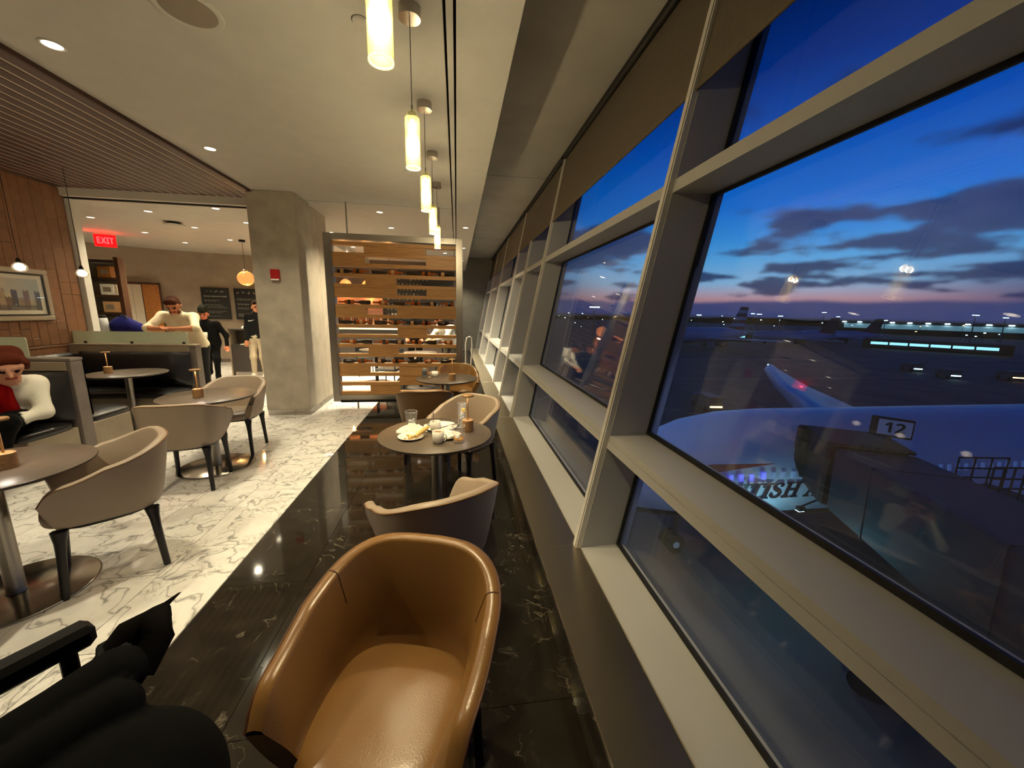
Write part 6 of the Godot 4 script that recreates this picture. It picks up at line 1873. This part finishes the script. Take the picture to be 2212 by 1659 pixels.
func far_jet(label: String, p: Vector3, turn: float, striped: bool) -> void:
	var t = thing("distant_airliner", label, "airliner", p, turn, "airliners parked in the distance")
	t.scale = Vector3.ONE * (1.55 if striped else 1.2)
	var pr = []
	for q in [[0.0, -18.0], [0.9, -17.6], [1.6, -16.4], [1.95, -14.0], [2.0, 6.0], [1.7, 10.5], [0.9, 16.0], [0.3, 18.5], [0.0, 18.7]]:
		pr.append(Vector2(q[0], q[1]))
	put(B.new().lathe(pr, 20, Transform3D(Basis(Vector3(1, 0, 0), Vector3(0, 0, 1), Vector3(0, -1, 0)), Vector3(0, 3.6, 0))), "fuselage", M.hull, t)
	var fin = PackedVector2Array([Vector2(9.5, 5.2), Vector2(14.0, 11.6), Vector2(17.6, 11.8), Vector2(16.4, 4.6)])
	var sw = Transform3D(Basis(Vector3(0, 0, 1), Vector3(0, 1, 0), Vector3(-1, 0, 0)), Vector3.ZERO)
	if striped:
		for k in 7:
			var y0 = 4.9 + k * 0.98
			var y1 = y0 + 0.98
			var l0 = 9.5 + (y0 - 5.2) * 0.70
			var l1 = 9.5 + (y1 - 5.2) * 0.70
			var r0 = 16.4 + (y0 - 4.6) * 0.165
			var r1 = 16.4 + (y1 - 4.6) * 0.165
			var x0 = lerpf(l0, r0, 0.45)
			var x1 = lerpf(l1, r1, 0.45)
			put(B.new().prism(PackedVector2Array([Vector2(x0, y0), Vector2(r0, y0), Vector2(r1, y1), Vector2(x1, y1)]), -0.16, 0.16, sw), "tail_stripe", M.aa_red if k % 2 == 0 else M.hull, t)
			put(B.new().prism(PackedVector2Array([Vector2(l0, y0), Vector2(x0, y0), Vector2(x1, y1), Vector2(l1, y1)]), -0.16, 0.16, sw), "tail_stripe", M.aa_blue if k % 2 == 0 else M.hull, t)
	else:
		put(B.new().prism(fin, -0.16, 0.16, sw), "tail_fin", M.aa_blue, t)
	for sx in [-1.0, 1.0]:
		var wg = PackedVector2Array([Vector2(sx * 1.5, -4.0), Vector2(sx * 17.0, 5.5), Vector2(sx * 17.0, 7.2), Vector2(sx * 6.0, 3.0), Vector2(sx * 1.5, 2.6)])
		put(B.new().prism(wg, 0.0, 0.3, Transform3D(Basis(Vector3(1, 0, 0), Vector3(0, 0, 1), Vector3(0, 1, 0)), Vector3(0, 2.5, 0))), "wing", M.hull, t)
		put(B.new().prism(PackedVector2Array([Vector2(sx * 0.5, 14.0), Vector2(sx * 5.6, 16.8), Vector2(sx * 5.6, 17.8), Vector2(sx * 0.5, 17.0)]), 0.0, 0.2, Transform3D(Basis(Vector3(1, 0, 0), Vector3(0, 0, 1), Vector3(0, 1, 0)), Vector3(0, 4.4, 0))), "tailplane", M.hull, t)
		put(B.new().lathe([Vector2(0.0, -3.6), Vector2(0.8, -3.6), Vector2(0.95, -2.6), Vector2(0.9, 0.0), Vector2(0.5, 1.2), Vector2(0, 1.2)], 14, Transform3D(Basis(Vector3(1, 0, 0), Vector3(0, 0, 1), Vector3(0, -1, 0)), Vector3(sx * 5.2, 1.5, 0))), "engine", M.engine, t)
	for q in [[0.0, -13.0], [2.6, 2.0], [-2.6, 2.0]]:
		put(B.new().tube([Vector3(q[0], 0.5, q[1]), Vector3(q[0], 2.4, q[1])], 0.15, 8), "gear_leg", M.engine, t)
		put(B.new().tube([Vector3(q[0] - 0.3, 0.5, q[1]), Vector3(q[0] + 0.3, 0.5, q[1])], 0.5, 14), "wheel", M.tyre, t)

func airliner() -> void:
	# nose towards the terminal (-x); centre line at z = -18.6
	var yc = -6.65
	var R = 3.05
	var t = thing("wide_body_airliner", "big white airliner at the gate with a dark blue belly and dark lettering", "airliner", Vector3(14, GROUND, -18.6))
	var O = t.position
	var sec = [[7.4, 0.02, -1.25], [7.7, 0.62, -1.15], [8.4, 1.2, -0.95], [9.5, 1.78, -0.68], [11.0, 2.32, -0.42], [12.8, 2.75, -0.2], [15.0, 2.98, -0.05], [17.5, 3.05, 0.0], [50.0, 3.05, 0.0], [56.0, 2.8, 0.35], [63.0, 2.0, 1.0], [70.0, 0.9, 1.6], [73.0, 0.3, 1.9]]
	var N = 48
	var upper = []
	var lower = []
	for s in sec:
		var ru = []
		var rl = []
		for k in 33:
			var a = -0.62 + (PI + 1.24) * k / 32.0
			ru.append(Vector3(s[0], yc + s[2] + s[1] * sin(a), -18.6 + s[1] * cos(a)) - O)
		for k in 17:
			var a = PI + 0.62 + (PI - 1.24) * k / 16.0
			rl.append(Vector3(s[0], yc + s[2] + s[1] * sin(a), -18.6 + s[1] * cos(a)) - O)
		upper.append(ru)
		lower.append(rl)
	put(B.new().sheet(upper, 1.0), "fuselage", M.hull, t)
	put(B.new().sheet(lower, 1.0), "belly", M.hull_blue, t)
	# cockpit glass
	for k in 4:
		var a0 = 0.55 + 0.36 * k
		var p = []
		for e in [[9.0, a0, 1.0], [9.0, a0 + 0.32, 1.0], [9.75, a0 + 0.30, 1.0], [9.75, a0, 1.0]]:
			var rr = 1.50 if e[0] < 9.3 else 1.87
			var dy = -0.80 if e[0] < 9.3 else -0.62
			p.append(Vector3(e[0], yc + dy + (rr + 0.03) * sin(e[1]), -18.6 + (rr + 0.03) * cos(e[1])) - O)
		put(B.new().sheet([[p[0], p[1]], [p[3], p[2]]], 1.0), "cockpit_pane", M.bottle_dark, t)
	# cabin windows
	var wn = B.new()
	for k in 9:
		var a = TAU * k / 9.0
		pass
	var wm = B.new().box(Vector3.ZERO, Vector3(0.24, 0.36, 0.05), 0.02).mesh()
	for i in 64:
		var x = 13.4 + 0.56 * i
		if x > 20.3 and x < 21.6:
			continue
		var a = 0.16
		put(wm, "cabin_window", M.cabin_lit if i % 7 < 4 and i < 20 else M.cabin_dim, t, Transform3D(Basis(Vector3(1, 0, 0), -a), Vector3(x, yc + 0.02 + 3.05 * sin(a) + (-0.12 if x < 15 else 0.0), -18.6 + (3.05 if x > 15 else 2.93) * cos(a)) - O))
	# lettering along the side, and its place below the windows
	put(lettering("BRITISH AIRWAYS", 1.30, 0.04, "Droid Serif", true), "lettering", M.hull_text, t, Transform3D(Basis(Vector3(1, 0, 0), 0.10) * Basis(Vector3(0.92, 0, 0), Vector3(0.20, 0.95, 0), Vector3(0, 0, 1)), Vector3(17.85, yc - 0.30, -18.6 + 3.05) - O))
	# dark red ribbon behind the nose
	put(B.new().prism(PackedVector2Array([Vector2(10.8, -5.55), Vector2(12.2, -5.42), Vector2(15.6, -5.50), Vector2(12.4, -5.85)]), 0.0, 0.02, Transform3D(Basis(), Vector3(0, 0, -15.58) - O)), "ribbon", M.aa_red, t)
	# doors
	put(B.new().box(Vector3(20.95, yc + 0.0, -18.6 + 3.06) - O, Vector3(1.1, 1.9, 0.05), 0.02), "door", M.hull_blue, t)
	# wings, far one seen beyond the hull
	for sz in [-1.0, 1.0]:
		var wp = []
		for e in [[0.0, 27.5, 12.0, -8.4, 0.9], [0.3, 32.0, 8.0, -7.6, 0.55], [0.65, 38.0, 4.6, -6.6, 0.35], [0.92, 43.4, 2.4, -5.7, 0.2], [1.0, 46.0, 0.9, -5.35, 0.1]]:
			var z = -18.6 + sz * (2.4 + 29.0 * e[0])
			wp.append([Vector3(e[1], e[3], z) - O, Vector3(e[1] + e[2] * 0.3, e[3] + e[4], z) - O, Vector3(e[1] + e[2], e[3], z) - O, Vector3(e[1] + e[2] * 0.4, e[3] - e[4] * 0.6, z) - O])
		if sz < 0.0:
			put(B.new().sheet(wp, 1.0, true), "wing", M.hull, t)
			put(B.new().box(wp[4][0] + Vector3(0.2, 0.02, 0), Vector3(0.35, 0.12, 0.2), 0.04), "tip_lamp", M.far_lamp, t)
		else:
			put(B.new().sheet(wp, 1.0, true), "wing", M.hull, t)
		put(B.new().lathe([Vector2(0.0, 0.3), Vector2(1.35, 0.3), Vector2(1.6, 0.0), Vector2(1.75, 1.2), Vector2(1.7, 3.4), Vector2(1.2, 5.2), Vector2(0.6, 6.4), Vector2(0, 6.6)], 28, Transform3D(Basis(Vector3(0, 1, 0), Vector3(1, 0, 0), Vector3(0, 0, -1)), Vector3(26.5, -9.3, -18.6 + sz * 10.5) - O)), "engine", M.engine, t)
	# nose gear
	put(B.new().tube([Vector3(12.5, GROUND + 0.5, -18.6) - O, Vector3(12.8, -9.2, -18.6) - O], 0.16, 10), "nose_leg", M.engine, t)
	for q in [-0.35, 0.35]:
		put(B.new().tube([Vector3(12.5, GROUND + 0.55, -18.6 + q - 0.14) - O, Vector3(12.5, GROUND + 0.55, -18.6 + q + 0.14) - O], 0.55, 18), "wheel", M.tyre, t)
		put(B.new().tube([Vector3(12.5, GROUND + 0.55, -18.6 + q - 0.15) - O, Vector3(12.5, GROUND + 0.55, -18.6 + q + 0.15) - O], 0.2, 12), "wheel_hub", M.china, t)
	for z in [-5.5, 5.5]:
		put(B.new().tube([Vector3(37, GROUND + 0.7, -18.6 + z) - O, Vector3(37, -8.6, -18.6 + z) - O], 0.25, 10), "main_leg", M.engine, t)
		for q in [-0.7, 0.7]:
			put(B.new().tube([Vector3(37 + q, GROUND + 0.7, -18.6 + z - 0.7) - O, Vector3(37 + q, GROUND + 0.7, -18.6 + z + 0.7) - O], 0.7, 18), "wheel", M.tyre, t)
	put(B.new().prism(PackedVector2Array([Vector2(58, -4.2), Vector2(66, 5.0), Vector2(71, 5.2), Vector2(70, -4.6)]), -0.25, 0.25, Transform3D(Basis(), Vector3(0, 0, -18.6) - O)), "tail_fin", M.hull_blue, t)

func jet_bridge() -> void:
	var t = thing("jet_bridge", "dark jet bridge with a square 12 sign reaching to the airliner", "jet bridge", Vector3(17.2, GROUND, -13.6))
	var O = t.position
	# cab
	var cab = Transform3D(Basis(Vector3.UP, deg_to_rad(-32)), Vector3(17.6, -5.1, -13.7) - O)
	put(B.new().box(Vector3(0, 0, 0), Vector3(2.7, 2.8, 2.6), 0.12, cab), "cab", M.bridge_dark, t)
	put(B.new().box(Vector3(0, 1.46, 0), Vector3(2.9, 0.14, 2.8), 0.05, cab), "cab_roof", M.bridge_dark, t)
	put(B.new().box(Vector3(0.1, 0.1, 1.32), Vector3(0.5, 0.85, 0.05), 0.06, cab), "lit_window", M.cab_window, t)
	# bellows at the hull
	for k in 2:
		put(B.new().box(Vector3(-0.5, 0.1, -1.48 - 0.35 * k), Vector3(2.5 - 0.1 * (k % 2), 2.7 - 0.1 * (k % 2), 0.3), 0.1, cab), "bellows", M.black, t)
	# tunnel towards the terminal
	var a = Vector3(17.0, -5.1, -12.4) - O
	var c = Vector3(7.5, -3.9, 6.5) - O
	var d = (c - a).normalized()
	var r = d.cross(Vector3.UP).normalized()
	var bs = Transform3D(Basis(r, r.cross(d), -d), (a + c) * 0.5)
	var L = a.distance_to(c)
	put(B.new().box(Vector3.ZERO, Vector3(2.7, 2.7, L), 0.08, bs), "tunnel", M.bridge, t)
	for k in 4:
		put(B.new().box(Vector3(0, 0, -L * 0.5 + L * (k + 0.5) / 4.0), Vector3(2.74, 2.74, 0.12), 0.03, bs), "tunnel_rib", M.bridge, t)
	# sign on top
	var sg = Transform3D(Basis(Vector3.UP, deg_to_rad(-50)), Vector3(18.55, -2.95, -13.15) - O)
	var sb = put(B.new().box(Vector3(0, 0, 0), Vector3(1.35, 0.85, 0.16), 0.04, sg), "gate_sign", M.bridge_dark, t)
	put(B.new().box(Vector3(0.1, 0, 0.085), Vector3(1.05, 0.66, 0.02), 0.02, sg), "sign_face", M.sign_face, t)
	put(lettering("12", 0.62, 0.02), "lettering", M.black, t, sg * Transform3D(Basis(), Vector3(0.1, 0, 0.105)))
	put(B.new().box(Vector3(0, -0.55, 0), Vector3(0.14, 0.5, 0.14), 0.02, sg), "sign_post", M.bridge_dark, t)
	# railing and service stair
	var ra = B.new()
	var rp = Vector3(17.7, -4.3, -9.4) - O
	for k in 6:
		ra.tube([rp + Vector3(0.36 * k, 0, 0.05 * k), rp + Vector3(0.36 * k, 1.15, 0.05 * k)], 0.03, 6)
	for y in [0.4, 0.75, 1.15]:
		ra.tube([rp + Vector3(0, y, 0), rp + Vector3(1.8, y, 0.25)], 0.03, 6)
		ra.tube([rp + Vector3(0, y, -0.9), rp + Vector3(1.8, y, -0.65)], 0.03, 6)
	for k in 4:
		ra.tube([rp + Vector3(0.6 * k, 0, 0.08 * k - 0.9), rp + Vector3(0.6 * k, 1.15, 0.08 * k - 0.9)], 0.03, 6)
	put(ra, "railing", M.black, t)
	put(B.new().box(rp + Vector3(0.9, -0.06, -0.4), Vector3(2.1, 0.1, 1.4), 0.03), "landing", M.bridge_dark, t)
	# legs
	for q in [[12.2, -2.7], [13.9, -1.9]]:
		put(B.new().tube([Vector3(q[0], GROUND + 0.9, q[1]) - O, Vector3(q[0], -6.3, q[1]) - O], 0.28, 12), "support_leg", M.bridge_dark, t)
		put(B.new().tube([Vector3(q[0] - 0.3, GROUND + 0.55, q[1]) - O, Vector3(q[0] + 0.3, GROUND + 0.55, q[1]) - O], 0.55, 16), "wheel", M.tyre, t)
	put(B.new().box(Vector3(13.05, GROUND + 1.1, -2.3) - O, Vector3(2.6, 0.4, 0.6), 0.05, Transform3D()), "bogie", M.bridge_dark, t)
	omni(Vector3(15.2, -8.2, -13.9), Color(0.6, 0.9, 1.0), 3.0, 0.06)
	var fl = thing("bridge_floodlight", "small cold floodlight under the jet bridge cab lighting the hull", "floodlight", Vector3(15.6, -7.0, -13.9))
	put(B.new().box(Vector3(0, 0, 0), Vector3(0.35, 0.2, 0.25), 0.03), "case", M.bridge_dark, fl)
	put(B.new().box(Vector3(0, -0.11, -0.02), Vector3(0.3, 0.03, 0.2), 0.01), "lamp_face", M.cold_light, fl)
	put(B.new().tube([Vector3(0, 0.1, 0), Vector3(0.7, 0.45, 0.1)], 0.04, 8), "bracket", M.bridge_dark, fl)
	# loader with a striped guard, and a marshaller
	var ld = thing("cargo_loader", "cargo loader with a yellow green striped guard below the windows", "loader", Vector3(16.5, GROUND, -8.6), 0.4)
	put(B.new().box(Vector3(0, 1.0, 0), Vector3(2.6, 1.2, 4.6), 0.1), "chassis", M.vehicle, ld)
	put(B.new().box(Vector3(-0.7, 2.2, 1.2), Vector3(1.1, 1.3, 1.2), 0.1), "cab", M.bridge, ld)
	for k in 8:
		put(B.new().box(Vector3(1.0, 1.75 + 0.2 * k, 0.4), Vector3(0.4, 0.15, 0.7), 0.02), "guard_bar", M.vest, ld)
	put(B.new().box(Vector3(1.0, 2.5, 0.4), Vector3(0.2, 1.8, 0.3), 0.02), "guard_core", M.black, ld)
	put(B.new().box(Vector3(0.2, 1.75, -1.4), Vector3(1.2, 0.25, 1.6), 0.05), "white_crate", M.hull, ld)
	for sx in [-1, 1]:
		for z in [-1.6, 1.6]:
			put(B.new().tube([Vector3(sx * 1.15, 0.45, z), Vector3(sx * 1.38, 0.45, z)], 0.45, 16), "wheel", M.tyre, ld)
	var pp = Vector3(18.9, GROUND, -8.4)
	figure("ground worker in a yellow green vest beside the cargo loader", {"base": pp,
		"pelvis": pp + Vector3(0, 0.95, 0), "chest": pp + Vector3(-0.05, 1.3, 0.05), "neck": pp + Vector3(-0.06, 1.48, 0.07), "head": pp + Vector3(-0.07, 1.6, 0.09),
		"shl": pp + Vector3(0.14, 1.4, 0.0), "ell": pp + Vector3(0.2, 1.12, 0.06), "wrl": pp + Vector3(0.1, 0.95, 0.2),
		"shr": pp + Vector3(-0.26, 1.4, 0.08), "elr": pp + Vector3(-0.32, 1.12, 0.14), "wrr": pp + Vector3(-0.2, 0.98, 0.28),
		"hipl": pp + Vector3(0.09, 0.9, 0), "knl": pp + Vector3(0.1, 0.49, 0.04), "anl": pp + Vector3(0.1, 0.09, 0), "toel": pp + Vector3(0.1, 0.04, 0.16),
		"hipr": pp + Vector3(-0.09, 0.9, 0), "knr": pp + Vector3(-0.1, 0.49, 0.04), "anr": pp + Vector3(-0.12, 0.09, 0), "toer": pp + Vector3(-0.13, 0.04, 0.16)},
		{"skin": Color(0.6, 0.42, 0.32), "top": Color(0.62, 0.85, 0.08), "sleeve": Color(0.1, 0.1, 0.14), "low": Color(0.06, 0.07, 0.10), "shoe": Color(0.04, 0.04, 0.04), "hair": Color(0.25, 0.28, 0.36)}, Vector3(-0.4, -0.3, 0.8), Vector3(0, 1, 0))
